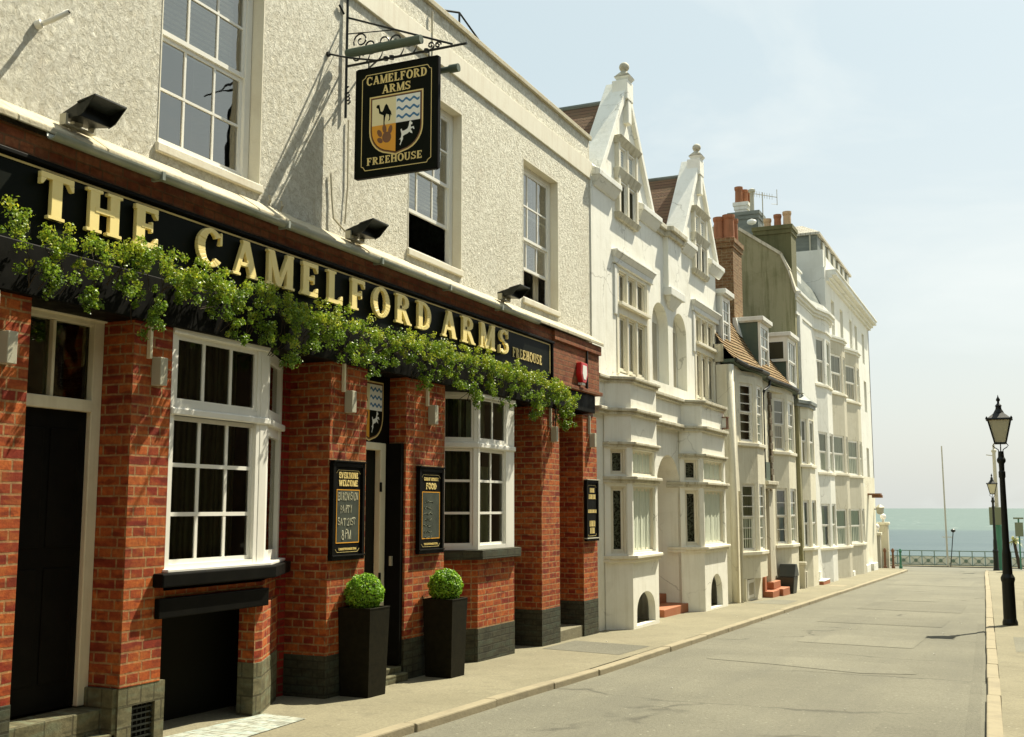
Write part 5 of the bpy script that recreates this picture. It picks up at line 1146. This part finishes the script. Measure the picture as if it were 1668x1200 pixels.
for a, b in zip(EV, EV[1:]): m.hexa([(a[1] - .3, a[0], a[2] - .08), (a[1] + .0, a[0], a[2] - .08), (b[1] + .0, b[0], b[2] - .08), (b[1] - .3, b[0], b[2] - .08), (a[1] - .3, a[0], a[2] - .005), (a[1] + .0, a[0], a[2] - .005), (b[1] + .0, b[0], b[2] - .005), (b[1] - .3, b[0], b[2] - .005)])
m.build('eaves_board', 'greenpaint', ct)
m = MB(); m.tube([(x + .03, y, z - .02) for y, x, z in EV], .045, 8); m.build('rain_gutter', 'iron', ct)
m = MB(); string(m, [(x - .12, y) for y, x, z in EV], 4.72, 4.86, [.0]); m.build('eaves_moulding', 'ivory', ct)
m = MB(); m.prism([(-6.75, 24.64, 6.93), (-11, 24.64, 6.93), (-8.9, 24.64, 7.6)], (0, 7.2, 0)); m.box(-11.2, -6.6, 24.63, 31.9, -1, 6.9); m.build('upper_roof', 'tileold', ct)
m = MB(); m.pxy([(-6.8, 24.36), (-5.9, 24.36), (-5.9, 24.42), (-6.8, 24.42)], 5.0, 5.4); m.build('verge', 'mould', ct)
def dormer(root, y0, y1, xf, xb, z0, z1, cheek, rows=2, cols=2, sideglass=False):
    m = MB(); xq = xf - .065; m.prism([(xq, y0 - .01, z0), (xq, y0 - .01, z1 - .032), (xb, y0 - .01, z1 - .032), (xb, y0 - .01, z1 - .08)], (0, .04, 0)); dd = m.build('dormer_cheek', cheek, root); m = MB(); m.prism([(xq, y1 + .01, z0), (xq, y1 + .01, z1 - .032), (xb, y1 + .01, z1 - .032), (xb, y1 + .01, z1 - .08)], (0, -.04, 0))
    m.build('dormer_cheek', cheek, root)
    m = MB(); m.box(xb - .1, xf + .10, y0 - .08, y1 + .08, z1, z1 + .11); m.box(xb - .1, xf + .07, y0 - .05, y1 + .05, z1 - .03, z1); m.build('dormer_roof', 'pale', dd, bevel=.008)
    w_ = window(root, (xf, 0), F, y0, y1, z0, z1 - .03, 0, cols, rows, rows, .5, .07, .022, mat='white', behind=[('net', 0, 1, 0, 1)], bdepth=.06, name='dormer_window', sash=.04, bk=None)
    return dd
dormer(ct, 24.75, 25.45, -5.98, -6.9, 5.38, 6.62, 'pale')
dormer(ct, 28.2, 29.25, -5.85, -6.75, 5.22, 6.52, 'greenpaint')
d2 = dormer(ct, 30.7, 31.88, -5.62, -6.75, 5.12, 6.46, 'greenpaint', 1, 3)
m = MB(); m.box(-6.62, -5.64, 30.66, 30.698, 5.75, 6.43); m.build('side_light_frame', 'white', d2); m = MB(); m.box(-6.35, -5.74, 30.655, 30.659, 5.83, 6.30); m.build('side_light_glass', 'dim', d2)
def stack(root, x0, x1, y0, y1, z0, z1, mat, pots, capmat=None, name='chimney'):
    m = MB(); m.box(x0, x1, y0, y1, z0, z1 - .25); m.box(x0 - .03, x1 + .03, y0 - .03, y1 + .03, z1 - .25, z1 - .12); m.box(x0 - .06, x1 + .06, y0 - .06, y1 + .06, z1 - .12, z1)
    c = m.build(name, mat, root)
    for (x, y, h, r_, pm) in pots:
        p = MB(); p.lathe((x, y, z1), [(r_ * 1.08, 0), (r_ * 1.08, .04), (r_, .06), (r_ * .93, h - .12), (r_ * 1.02, h - .11), (r_ * 1.12, h - .06), (r_ * 1.1, h), (r_ * .85, h), (r_ * .8, h - .1)], 16); p.build('chimney_pot', pm, c, smooth=False)
    return c
stack(ct, -6.98, -6.46, 28.0, 29.0, 6.2, 8.72, 'brickchim', [(-6.86, 28.2, .62, .14, 'terra'), (-6.60, 28.2, .66, .15, 'terra'), (-6.85, 28.75, .66, .12, 'terra'), (-6.6, 28.75, .68, .12, 'terra')])
m = MB(); m.hexa([(-6.5, 27.96, 6.35), (-6.3, 27.96, 6.1), (-6.3, 29.06, 6.1), (-6.5, 29.06, 6.35), (-6.5, 27.96, 6.6), (-6.42, 27.96, 6.6), (-6.42, 29.06, 6.6), (-6.5, 29.06, 6.6)]); m.build('chimney_flashing', 'pale', ct)

# ================================================================ BOW FRONTED TOWNHOUSE WITH BARE OLIVE FLANK
th = thing('bow_fronted_townhouse', (-6.0, 35, g(35)), 'white bow fronted townhouse with a bare olive stained side wall and big chimney', 'townhouse')
XT = -5.62; YF = 31.98
prof_ = [(-11.0, -1.0), (XT, -1.0), (XT, 7.9), (-5.78, 8.55), (-6.0, 9.06), (-7.2, 9.93), (-8.6, 10.25), (-11.0, 10.2)]
m = MB(); m.prism([(x, YF, z) for x, z in prof_], (0, .3, 0)); m.build('flank_wall', 'olive', th)
m = MB()
for (a, b) in zip(prof_[2:5], prof_[3:6]): m.hexa([(a[0], YF - .04, a[1]), (a[0], YF + .3, a[1]), (b[0], YF + .3, b[1]), (b[0], YF - .04, b[1]), (a[0] + .05, YF - .04, a[1] + .07), (a[0] + .05, YF + .3, a[1] + .07), (b[0] + .03, YF + .3, b[1] + .08), (b[0] + .03, YF - .04, b[1] + .08)])
m.build('verge_coping', 'mould', th)
m = MB(); m.prism([(x, YF + .3, z - .04) for x, z in prof_[2:]] + [(-11, YF + .3, 5)], (0, 6.2, 0)); m.build('slate_roof', 'slate', th)
m = MB(); m.wall((XT, YF + .3), F, 38.3 - YF - .3, -1.2, 8.0, [], th=.3); m.build('front_wall', 'pale', th)
wt = [(.62, 1.95, 1, 1, 1, [('net', 0, .8, 0, 1)]), (2.98, 4.28, 1, 1, 1, [('drape', 0, 1, .0, 1)])]  # pale curtains added so the far panes look faint, as through haze
hbay(th, 32.02, 32.75, 33.65, 34.05, -5.70, -5.47, -1, 4.62, 'ivory', wt, glass='glasspub')
m = MB(); string(m, [(-5.62, 31.7), (-5.66, 31.9), (-5.43, 32.7), (-5.43, 33.7), (-5.66, 34.15)], 4.62, 4.80, [.02, .07], ((0, .5), (.5, 1))); m.hexa([(-5.7, 31.8, 4.8), (-5.37, 32.6, 4.8), (-5.37, 33.8, 4.8), (-5.7, 34.2, 4.8), (-5.64, 31.9, 5.02), (-5.6, 32.8, 5.02), (-5.6, 33.6, 5.02), (-5.64, 34.1, 5.02)]); m.build('bay_roof', 'slate', th)
wt2 = [(.52, 1.86, 1, 1, 1, [('net', 0, .7, 0, 1)]), (2.85, 4.10, 1, 1, 1, [('net', .2, 1, 0, 1)]), (5.62, 7.10, 1, 1, 1, [('drape', 0, 1, .0, 1)])]
hbay(th, 35.1, 36.15, 37.1, 37.6, -5.66, -5.42, -1.2, 7.95, 'pale', wt2, glass='glasspub')
m = MB(); PT = [(XT, YF + .1), (XT, 34.9), (-5.40, 36.1), (-5.40, 37.2), (XT, 37.8), (XT, 38.3)]
string(m, PT, 7.72, 7.98, [.03, .10, .16], ((0, .3), (.3, .65), (.65, 1))); m.build('cornice', 'pale', th, bevel=.01)
m = MB(); string(m, PT, 7.98, 8.2, [-.04]); m.build('parapet', 'pale', th)
m = MB(); string(m, PT, 7.30, 7.38, [.03]); m.build('frieze_band', 'pale', th)
m = MB(); m.box(-5.64, -5.55, 32.35, 32.75, 5.03, 7.3); m.build('pilaster', 'pale', th)
m = MB(); m.box(-6.4, -5.85, 33.3, 34.4, 7.9, 8.95); dmr = m.build('dormer', 'slate', th); m = MB(); m.box(-6.45, -5.8, 33.2, 34.5, 8.95, 9.02); m.build('dormer_roof', 'pale', dmr); m = MB(); m.box(-5.85, -5.83, 33.3, 34.4, 8.2, 8.95); m.build('dormer_window', 'white', dmr)
c_ = stack(th, -6.80, -5.72, YF + .31, YF + 1.1, 7.4, 10.02, 'olivedark', [(-6.45, YF + .6, .30, .11, 'terrapale'), (-6.15, YF + .6, .40, .11, 'terra'), (-5.87, YF + .6, .46, .12, 'terrapale')])
# rear grey stack, white stack, pots, flue and aerial
c2 = stack(th, -8.3, -7.35, 35.6, 36.5, 9.5, 11.45, 'slate', [])
c3 = stack(th, -8.2, -7.80, 36.0, 36.6, 11.0, 11.9, 'pale', [(-8.08, 36.1, .55, .13, 'terra'), (-7.95, 36.35, .5, .12, 'terra'), (-7.85, 36.6, .45, .11, 'terra')])
m = MB(); m.lathe((-7.62, 36.0, 11.40), [(.07, 0), (.07, .78), (.12, .80), (.12, .88), (.04, .92)], 12); m.build('metal_flue', 'grey', th)
m = MB(); m.lathe((-7.5, 35.3, 10.9), [(.02, 0), (.13, .04), (.16, .1), (.13, .16), (.02, .2)], 14); m.build('white_vent_ball', 'whitesign', th)
ae = thing('television_aerial', (-7.27, 36, 11.0), 'thin television aerial among the chimneys on the olive sided townhouse', 'aerial')
m = MB(); m.tube([(-7.27, 36, 10.4), (-7.27, 36, 12.15)], .018, 6); m.tube([(-7.62, 35.9, 12.14), (-6.82, 36.2, 11.98)], .012, 6)
for i in range(9): t_ = i / 8; x, y, z = -7.6 + .62 * t_, 35.9 + .25 * t_, 12.135 - .13 * t_; m.tube([(x, y, z - .1), (x, y, z + .1)], .006, 4)
m.tube([(-6.83, 36.2, 11.72), (-6.83, 36.2, 12.25)], .012, 5); m.tube([(-7.0, 36.1, 11.75), (-6.83, 36.2, 11.74)], .008, 5); m.build('aerial_array', 'grey', ae)
for o_ in (1,):
    a2 = thing('television_aerial', (-6.95, 29, 8.8), 'small aerial behind the brown brick chimney with big red pots', 'aerial')
    m = MB(); m.tube([(-7.1, 28.6, 8.3), (-7.1, 28.6, 9.25)], .014, 5); m.tube([(-7.3, 28.6, 9.2), (-6.9, 28.6, 9.12)], .01, 5)
    for i in range(5): m.tube([(-7.3 + .1 * i, 28.6, 9.1 - .02 * i), (-7.3 + .1 * i, 28.6, 9.3 - .02 * i)], .006, 4)
    m.build('aerial_array', 'grey', a2)

# ================================================================ CORNER BLOCK BY THE SEA
cb_ = thing('seafront_corner_block', (-7, 44, g(44)), 'tall pale corner block with slate attic at the sea end of the terrace', 'apartment building')
XE = -5.66; Y0, Y1 = 38.35, 50.0
topw = [(Y - Y0, Y - Y0 + w_, 7.72, 9.0) for Y, w_ in ((39.3, .75), (41.4, .75), (43.9, .7), (45.4, .7), (47.6, .7))] + [(Y - Y0, Y - Y0 + w_, z0, z1) for Y, w_ in ((45.6, .8), (47.7, .8)) for z0, z1 in ((5.7, 7.0), (2.9, 4.2))]
m = MB(); m.wall((XE, Y0), F, Y1 - Y0, 3.0, 10.0, topw, th=.25); m.build('front_wall', 'pale', cb_)
m = MB(); m.wall((XE + .003, Y0), F, Y1 - Y0, -1.6, 3.0, [], th=.25); m.build('ground_floor_wall', 'ivory', cb_)
m = MB(); m.box(-14, XE - .002, Y0 - .25, Y0 - .002, -1.2, 9.9); m.box(-14, XE - .04, Y0 - .22, Y0 - .01, 9.9, 10.52); m.build('flank_wall', 'pale', cb_)
m = MB(); m.wall((XE, Y1), (-1, 0), 8, -1.6, 10.2, [], th=.2); m.box(-14, -13.8, Y0, Y1, -1.2, 10); m.build('sea_wall_face', 'ivory', cb_)
for (a, b, c, d_) in topw: window(cb_, (XE, Y0), F, a, b, c, d_, -.10, 1, 1, 1, .5, .06, .02, mat='cream', behind=[('net', 0, 1, 0, 1)], bdepth=.1, name='sash_window', sash=.04, bk=None)  # nets added to pale the distant panes in place of haze
m = MB(); string(m, [(XE, Y0), (XE, Y1 + .15)], 9.45, 9.85, [.10, .20, .34, .38], ((0, .25), (.25, .5), (.5, .85), (.85, 1))); m.build('cornice', 'pale', cb_, bevel=.015)
m = MB(); string(m, [(XE, Y0 + .26), (XE, Y1)], 9.85, 10.35, [-.02]); m.build('parapet', 'pale', cb_)
m = MB(); m.box(-13, XE - .25, Y0 + .03, 46.2, 10.52, 11.12); m.build('slate_attic', 'slate', cb_)
for i in range(6): y = Y0 + .9 + i * 1.2; m = MB(); m.box(XE - .26, XE - .2, y, y + .55, 10.40, 11.05); m.build('attic_window', 'grey', cb_)
m = MB(); m.box(-13.1, XE - .15, Y0 - .05, 46.3, 11.12, 11.2); m.hexa([(-13.1, Y0 - .05, 11.2), (XE - .15, Y0 - .05, 11.2), (XE - .15, 46.3, 11.2), (-13.1, 46.3, 11.2), (-12, Y0 + .6, 11.62), (-6.5, Y0 + .6, 11.62), (-6.5, 45.6, 11.62), (-12, 45.6, 11.62)]); m.build('hipped_roof', 'paleslate', cb_)
m = MB(); m.tube([(-6.15, Y0 - .03, 9.3), (-6.15, Y0 - .03, 11.1)], .03, 6); m.build('downpipe', 'grey', cb_)
we = [(.45, 1.70, 1, 1, 1, [('net', .2, 1, 0, 1)]), (2.92, 4.2, 1, 1, 1, [('net', .2, 1, 0, 1)]), (5.68, 7.0, 1, 1, 1, [('drape', 0, 1, .0, 1)])]  # haze over the far panes put into these pale curtains
hbay(cb_, 38.45, 39.75, 40.35, 40.85, -5.68, -5.40, -1.3, 7.45, 'sand', we, glass='glasspub')  # sand colour on both bays paints in the tan shade of their canted sides
hbay(cb_, 41.6, 43.05, 43.85, 44.35, -5.68, -5.36, -1.4, 7.45, 'sand', we, glass='glasspub')
m = MB(); string(m, [(-5.68, 38.4), (-5.38, 39.7), (-5.38, 40.4), (-5.68, 40.9)], 7.45, 7.62, [.02, .08], ((0, .5), (.5, 1))); string(m, [(-5.68, 41.5), (-5.34, 43.0), (-5.34, 43.9), (-5.68, 44.4)], 7.45, 7.62, [.02, .08], ((0, .5), (.5, 1))); m.build('bay_cornice', 'pale', cb_, bevel=.01)
m = MB(); m.tube([(-5.55, 43.95, 7.4), (-5.55, 43.95, 10.2)], .012, 6)
for i in range(3): m.box(XE - .2, -5.45, [40.9, 44.7, 46.9][i], [41.4, 45.9, 48.3][i], g(44) - .3, g(44) + [.22, .25, .22][i])
m.build('doorstep', 'pale', cb_, bevel=.015)
m = MB(); P = [(-5.66, 46.2 + .0, 2.15), (-5.66, 46.5, 2.15)]
m.box(XE, XE + .05, 45.3, 45.45, 1.9, 2.7); m.box(XE, XE + .12, 45.2, 45.55, 2.55, 2.7); m.build('door_console', 'pale', cb_)
m = MB(); m.box(-5.66, -5.15, 47.4, 47.9, 2.25, 2.32); m.box(-5.5, -5.1, 47.5, 47.8, 2.14, 2.25); m.build('canopy_light', 'brownwood', cb_)
lt = thing('wall_lantern', (-5.5, 49.4, 1.6), 'small grey lantern on the corner of the seafront block', 'lantern')
m = MB(); m.lathe((-5.42, 49.5, 1.45), [(.03, 0), (.14, .05), (.16, .28), (.2, .3), (.05, .42)], 8); m.build('lantern_body', 'grey', lt); m = MB(); m.box(-5.66, -5.42, 49.48, 49.52, 1.66, 1.70); m.build('arm', 'iron', lt)
# small things by the fronts
t = thing('wheelie_bin', (-5.3, 28.9, g(29)), 'black lidded bin standing beside the red steps of the cottage', 'bin')
x0, x1, y0, y1, z = -5.62, -5.26, 28.6, 29.16, g(28.9)
m = MB(); m.hexa([(x0 + .04, y0 + .05, z), (x1 - .04, y0 + .05, z), (x1 - .04, y1 - .05, z), (x0 + .04, y1 - .05, z), (x0, y0, z + .42), (x1, y0, z + .42), (x1, y1, z + .42), (x0, y1, z + .42)]); m.build('body', 'binblack', t, bevel=.01)
m = MB(); yc = (y0 + y1) / 2; m.prism([(x0 - .02, y0 - .02, z + .43), (x0 - .02, y1 + .02, z + .43), (x0 - .02, y1 - .04, z + .55), (x0 - .02, yc + .04, z + .74), (x0 - .02, yc - .1, z + .74)], (x1 - x0 + .04, 0, 0)); m.build('lid', 'binblack', t, bevel=.01)
t = thing('stone_trough', (-5.5, 31.6, g(31.6)), 'low stone block with a dark opening against the cream wall past the bin', 'stone block')
m = MB(); z = g(31.6); m.box(-5.75, -5.48, 31.4, 31.55, z - .02, z + .62); m.box(-5.75, -5.5, 31.8, 31.95, z - .02, z + .45); m.box(-5.75, -5.45, 31.38, 31.62, z + .62, z + .72); m.box(-5.75, -5.52, 31.55, 31.8, z + .40, z + .46); m.build('block', 'sand', t, bevel=.015)
m = MB(); m.box(-5.75, -5.55, 31.55, 31.8, z - .02, z + .4); m.build('opening', 'dark', t)
t = thing('entrance_platform', (-5.5, 34.5, g(34.5)), 'low pale tiled entrance platform with a red edge before the bow fronted house', 'step')
m = MB(); z = g(34.3); m.box(-5.62, -5.36, 33.75, 35.0, z - .1, z + .10); m.build('slab', 'redstep', t, bevel=.01); m = MB(); m.box(-5.62, -5.355, 33.74, 35.01, z + .10, z + .13); m.box(-5.62, -5.5, 34.1, 34.3, z + .13, z + .38); m.build('tiling', 'pale', t, bevel=.006)
# garden wall, gate piers with globes, bollards at the seafront corner
m = MB(); m.box(-6.9, -5.7, 50.25, 50.5, -1.5, .55); m.box(-6.0, -5.74, 50.5, 53.0, -1.6, .0); o = m.build('garden_wall', 'ivory'); tag(o, 'low cream garden wall between the corner block and the gate piers', 'wall')
for i, (x, y, h, w_) in enumerate(((-5.72, 50.6, 1.45, .15), (-5.60, 52.2, 1.95, .2))):
    z = g(y) - .05; t = thing('gate_pier', (x, y, z), ['lower cream gate pier with a small globe at the end of the terrace', 'taller cream gate pier with a white globe nearest the sea'][i], 'gate pier', 'gate piers by the seafront')
    m = MB(); m.box(x - w_, x + w_, y - w_, y + w_, z, z + h); m.build('shaft', 'sand', t); m = MB(); m.box(x - w_ - .06, x + w_ + .06, y - w_ - .06, y + w_ + .06, z + h, z + h + .12); m.build('cap', 'ivory', t, bevel=.02)
    m = MB(); m.lathe((x, y, z + h + .12), [(.06, 0), (.04, .12)] + [(.13 * math.sin(a) + .002, .24 - .13 * math.cos(a)) for a in [R(18 + 16 * k) for k in range(11)]], 16); m.build('globe', 'globe', t, smooth=True)
for i, (x, y) in enumerate(((-5.45, 50.9), (-5.22, 51.9), (-5.05, 53.4))):
    z = g(y) - .02; t = thing('bollard', (x, y, z), 'dark ' + ['bollard nearest the doorstep', 'bollard in the middle of three', 'bollard closest to the sea'][i] + ' by the gate piers', 'bollard', 'bollards at the seafront corner')
    m = MB(); m.lathe((x, y, z), [(.075, 0), (.075, .1), (.05, .14), (.045, .7), (.07, .74), (.07, .8), (.03, .88)], 10); m.build('post', 'brownwood' if i < 2 else 'post', t)
# ================================================================ STREET LAMPS
def lamp(x, y, label):
    z = g(y); t = thing('street_lamp', (x, y, z), label, 'street lamp', 'black heritage street lamps on the right pavement')
    m = MB(); m.lathe((x, y, z - .03), [(.125, 0), (.125, .08), (.105, .14), (.10, .75), (.115, .80), (.115, .84), (.082, .90), (.072, 1.25), (.058, 1.35), (.045, 2.55), (.056, 2.57), (.056, 2.66), (.044, 2.68), (.046, 2.80), (.072, 2.84), (.072, 2.88), (.05, 2.92), (.045, 3.02)], 24); m.build('column', 'iron', t, smooth=False)
    zb = z + 3.13; r0, r1 = .088, .185; zt = z + 3.55
    m = MB()
    for s1 in (-1, 1):
        for s2 in (0, 1):
            d_ = (s1, 0) if s2 == 0 else (0, s1)
            P = [(x + d_[0] * a, y + d_[1] * a, z + b) for a, b in ((.03, 2.96), (.04, 3.02), (.10, 3.06), (.125, 3.09), (.10, 3.125), (.07, 3.125))]; m.tube(P, .009, 6)
    m.tube([(x, y, z + 2.98), (x, y, zb)], .008, 6); m.build('lantern_cradle', 'iron', t)
    m = MB()
    for sx, sy in ((-1, -1), (1, -1), (1, 1), (-1, 1)): m.tube([(x + sx * r0, y + sy * r0, zb), (x + sx * r1, y + sy * r1, zt)], .013, 6)
    for (r_, zz, th_) in ((r0, zb, .016), (r1, zt, .02)):
        for (a, b) in (((-1, -1), (1, -1)), ((1, -1), (1, 1)), ((1, 1), (-1, 1)), ((-1, 1), (-1, -1))): m.tube([(x + a[0] * r_, y + a[1] * r_, zz), (x + b[0] * r_, y + b[1] * r_, zz)], th_, 6)
    for sx, sy in ((-1, -1), (1, -1), (1, 1), (-1, 1)): m.lathe((x + sx * (r1 + .012), y + sy * (r1 + .012), zt - .01), [(.018, 0), (.024, .02), (.006, .055)], 8)
    m.build('lantern_frame', 'iron', t)
    m = MB(); k = .008; P0 = [(x + a * (r0 - k), y + b * (r0 - k), zb) for a, b in ((-1, -1), (1, -1), (1, 1), (-1, 1))]; P1 = [(x + a * (r1 - k), y + b * (r1 - k), zt) for a, b in ((-1, -1), (1, -1), (1, 1), (-1, 1))]
    for i in range(4): m.q(P0[i], P0[(i + 1) % 4], P1[(i + 1) % 4], P1[i])
    m.keep = True; m.build('lantern_glass', 'lantern', t)
    m = MB(); A = [(x + a * (r1 + .01), y + b * (r1 + .01), zt + .01) for a, b in ((-1, -1), (1, -1), (1, 1), (-1, 1))]; B = [(x + a * .075, y + b * .075, zt + .115) for a, b in ((-1, -1), (1, -1), (1, 1), (-1, 1))]; m.hexa(A + B); m.build('lantern_roof', 'iron', t)
    m = MB(); m.lathe((x, y, zt + .115), [(.088, 0), (.078, .02), (.05, .07), (.046, .11), (.058, .12), (.05, .135), (.02, .17), (.018, .20), (.034, .22), (.032, .245), (.012, .28), (.003, .32)], 16); m.build('lantern_finial', 'iron', t)
    return t
lamp(-.26, 21.24, 'tall black heritage lamp post nearest the camera on the right pavement')
lamp(-1.02, 50.2, 'small distant black heritage lamp post left of the big one')
# green post with board, cream mast
t = thing('sign_column', (-.92, 53, g(53)), 'green based cream mast carrying a square board behind the nearer lamp post', 'sign post')
m = MB(); z = g(53); m.lathe((-.93, 53, z), [(.19, 0), (.17, .1), (.165, 1.9), (.13, 2.0), (.085, 2.05)], 16); m.build('green_base', 'post', t)
m = MB(); m.lathe((-.93, 53, z + 2.0), [(.085, 0), (.07, 3.1), (.11, 3.13), (.1, 3.2), (.04, 3.25), (.05, 3.4), (.01, 3.5)], 12); m.tube([(-1.25, 53, z + 5.0), (-.93, 53, z + 4.95)], .02, 6); m.build('mast', 'sand', t)
m = MB(); m.box(-1.25, -.63, 52.72, 52.78, z + 1.95, z + 2.72); m.build('board', 'greyback', t, bevel=.02)
t = thing('litter_bin', (-.62, 48.4, g(48.4)), 'small dark green box beside the green column, partly behind the lamp post', 'bin')
m = MB(); z = g(48.4); m.box(-.72, -.52, 48.2, 48.6, z, z + 1.0); m.lathe((-.62, 48.4, z + 1.0), [(.12, 0), (.11, .06), (.02, .12)], 10); m.build('body', 'binblack', t)
t = thing('signpost', (-.2, 62, g(62)), 'thin green signpost with a square plate at the right edge of the photo', 'signpost')
m = MB(); z = g(62); m.tube([(-.12, 62, z), (-.12, 62, 1.25)], .04, 8); m.build('pole', 'post', t); m = MB(); m.box(-.3, .08, 61.93, 61.96, .3, 1.0); m.box(-.36, .12, 61.9, 62.0, 1.17, 1.25); m.build('plate', 'greyback', t)
# flagpole and leaning pole on the promenade
t = thing('flagpole', (-5.0, 88.2, g(88.2)), 'tall bare pale pole in front of the sea railing', 'pole')
m = MB(); m.tube([(-5.05, 88.2, g(88.2) - .1), (-5.10, 88.2, 6.3)], [.07, .045], 8); m.tube([(-5.35, 88.2, -.4), (-4.6, 88.2, -.4)], .03, 6); m.build('pole', 'sand', t)
t = thing('leaning_post', (-4.9, 87.6, g(87.6)), 'thin dark leaning post with a small round head beside the bare pole', 'post')
m = MB(); m.tube([(-4.83, 87.6, g(87.6)), (-4.55, 87.6, .05)], .035, 6); m.lathe((-4.55, 87.6, -.05), [(.05, 0), (.16, .08), (.16, .2), (.05, .26)], 8); m.build('post', 'iron', t)
# ornamental railing of the promenade
rl = thing('seafront_railing', (-4, 90, g(90)), 'ornamental pale railing with a dark top rail along the promenade before the sea', 'railing')
zr = g(90); PW = .88; x = -14.0
m = MB(); m.tube([(-14, 90, zr + 1.12), (4.0, 90, zr + 1.12)], .035, 6); m.build('top_rail', 'railgreen', rl)
m = MB(); m.tube([(-14, 90, zr + .72), (4.0, 90, zr + .72)], .025, 6); m.tube([(-14, 90, zr + .08), (4.0, 90, zr + .08)], .035, 6); m.box(-14, 4, 89.9, 90.1, zr - .1, zr + .03); m.build('lower_rail', 'railgreen', rl)
proto = None
for i in range(21):
    x = -14 + i * PW
    if proto is None:
        p = MB(); p.tube([(x, 90, zr), (x, 90, zr + 1.15)], .04, 6); po = p.build('post', 'railgreen', rl)
        p = MB(); x1 = x + PW
        p.box(x + .05, x1 - .05, 89.985, 90.005, zr + .10, zr + .70); pa = p.build('panel', 'railcream', rl)
        p = MB(); p.tube([(x + .05, 89.96, zr + .1), (x1 - .05, 89.96, zr + .7)], .014, 4); p.tube([(x + .05, 89.95, zr + .7), (x1 - .05, 89.95, zr + .1)], .014, 4); p.tube([((x + x1) / 2, 89.97, zr + .40), ((x + x1) / 2, 89.93, zr + .40)], .13, 10); pc = p.build('boss', 'railgreen', pa)
        proto = (po, pa, pc)
    else:
        for s_ in proto[:2]:
            c = s_.copy(); COL.objects.link(c); c.parent = rl; c.location = (i * PW, 0, 0)
            if s_ is proto[1]: c3_ = proto[2].copy(); COL.objects.link(c3_); c3_.parent = c
# palm at the right edge
t = thing('palm_tree', (-.6, 70, g(70)), 'small palm with a bare dark trunk near the right edge of the photo', 'palm')
z = g(70); xp = -.42
m = MB(); m.tube([(xp + .25, 70, z), (xp + .1, 70, z + .8), (xp, 70, z + 1.55)], [.12, .09, .08], 8); m.build('trunk', 'twig', t)
m = MB(); m.uv = []; rn = random.Random(4)
for i in range(26):
    a = rn.uniform(0, 6.28); el = rn.uniform(-.2, 1.3); L = rn.uniform(.45, .75); pr = None
    for k in range(7):
        t_ = k / 6; p = Vector((xp + math.cos(a) * math.cos(el) * L * t_, 70 + math.sin(a) * math.cos(el) * L * t_, z + 1.55 + math.sin(el) * L * t_ - .35 * t_ * t_)); w = .05 * math.sin(math.pi * min(t_ + .12, 1)) + .004
        q_ = Vector((-math.sin(a), math.cos(a), .3)) * w
        if pr:
            kk = len(m.v); m.v += [tuple(pr[0] - pr[1]), tuple(p - q_), tuple(p + q_), tuple(pr[0] + pr[1])]; m.f.append((kk, kk + 1, kk + 2, kk + 3)); m.uv.append(rn.uniform(.2, 1))
        pr = (p, q_)
m.build('crown', 'palmleaf', t)
# ================================================================ TERRACE ACROSS THE STREET (stands outside the picture; seen only in the panes)
def terrace(root, O, d, L, zt, n):
    hol = [(1.0 + i * (L / n), 2.2 + i * (L / n), z0, z0 + 1.7) for i in range(n) for z0 in (.9, 3.6, 6.0) if z0 + 1.9 < zt]
    m = MB(); m.wall(O, d, L, -1.0, zt, hol, th=.2); m.build('front_wall', 'brickopp', root)
    for h in hol: window(root, O, d, *h, -.08, 2, 1, 1, .5, .07, .03, name='sash_window', bk=None)
op = thing('opposite_terrace', (6, 10, 0), 'brown brick terrace on the other side of the street, opposite the pub', 'terrace house')
terrace(op, (2.35, 34.0), (0, -1), 44.0, 7.8, 10); m = MB(); m.box(2.56, 9, -10, 34, -1, 7.6); m.build('house_mass', 'brickopp', op)
m = MB(); m.box(2.3, 2.7, -10, 34, 7.8, 7.95); m.build('parapet', 'mould', op)
oq = thing('unseen_shading_house', (-4, -16, 0), 'brown brick house added unseen behind the camera to block sky light', 'house')  # added out of view to cut sky light on camera-facing walls
terrace(oq, (-16, -14.1), (1, 0), 20.0, 9.5, 5); oq_m = MB(); oq_m.box(-16, 4, -20, -14.32, -1, 9.3); oq_m.build('house_mass', 'brickopp', oq)
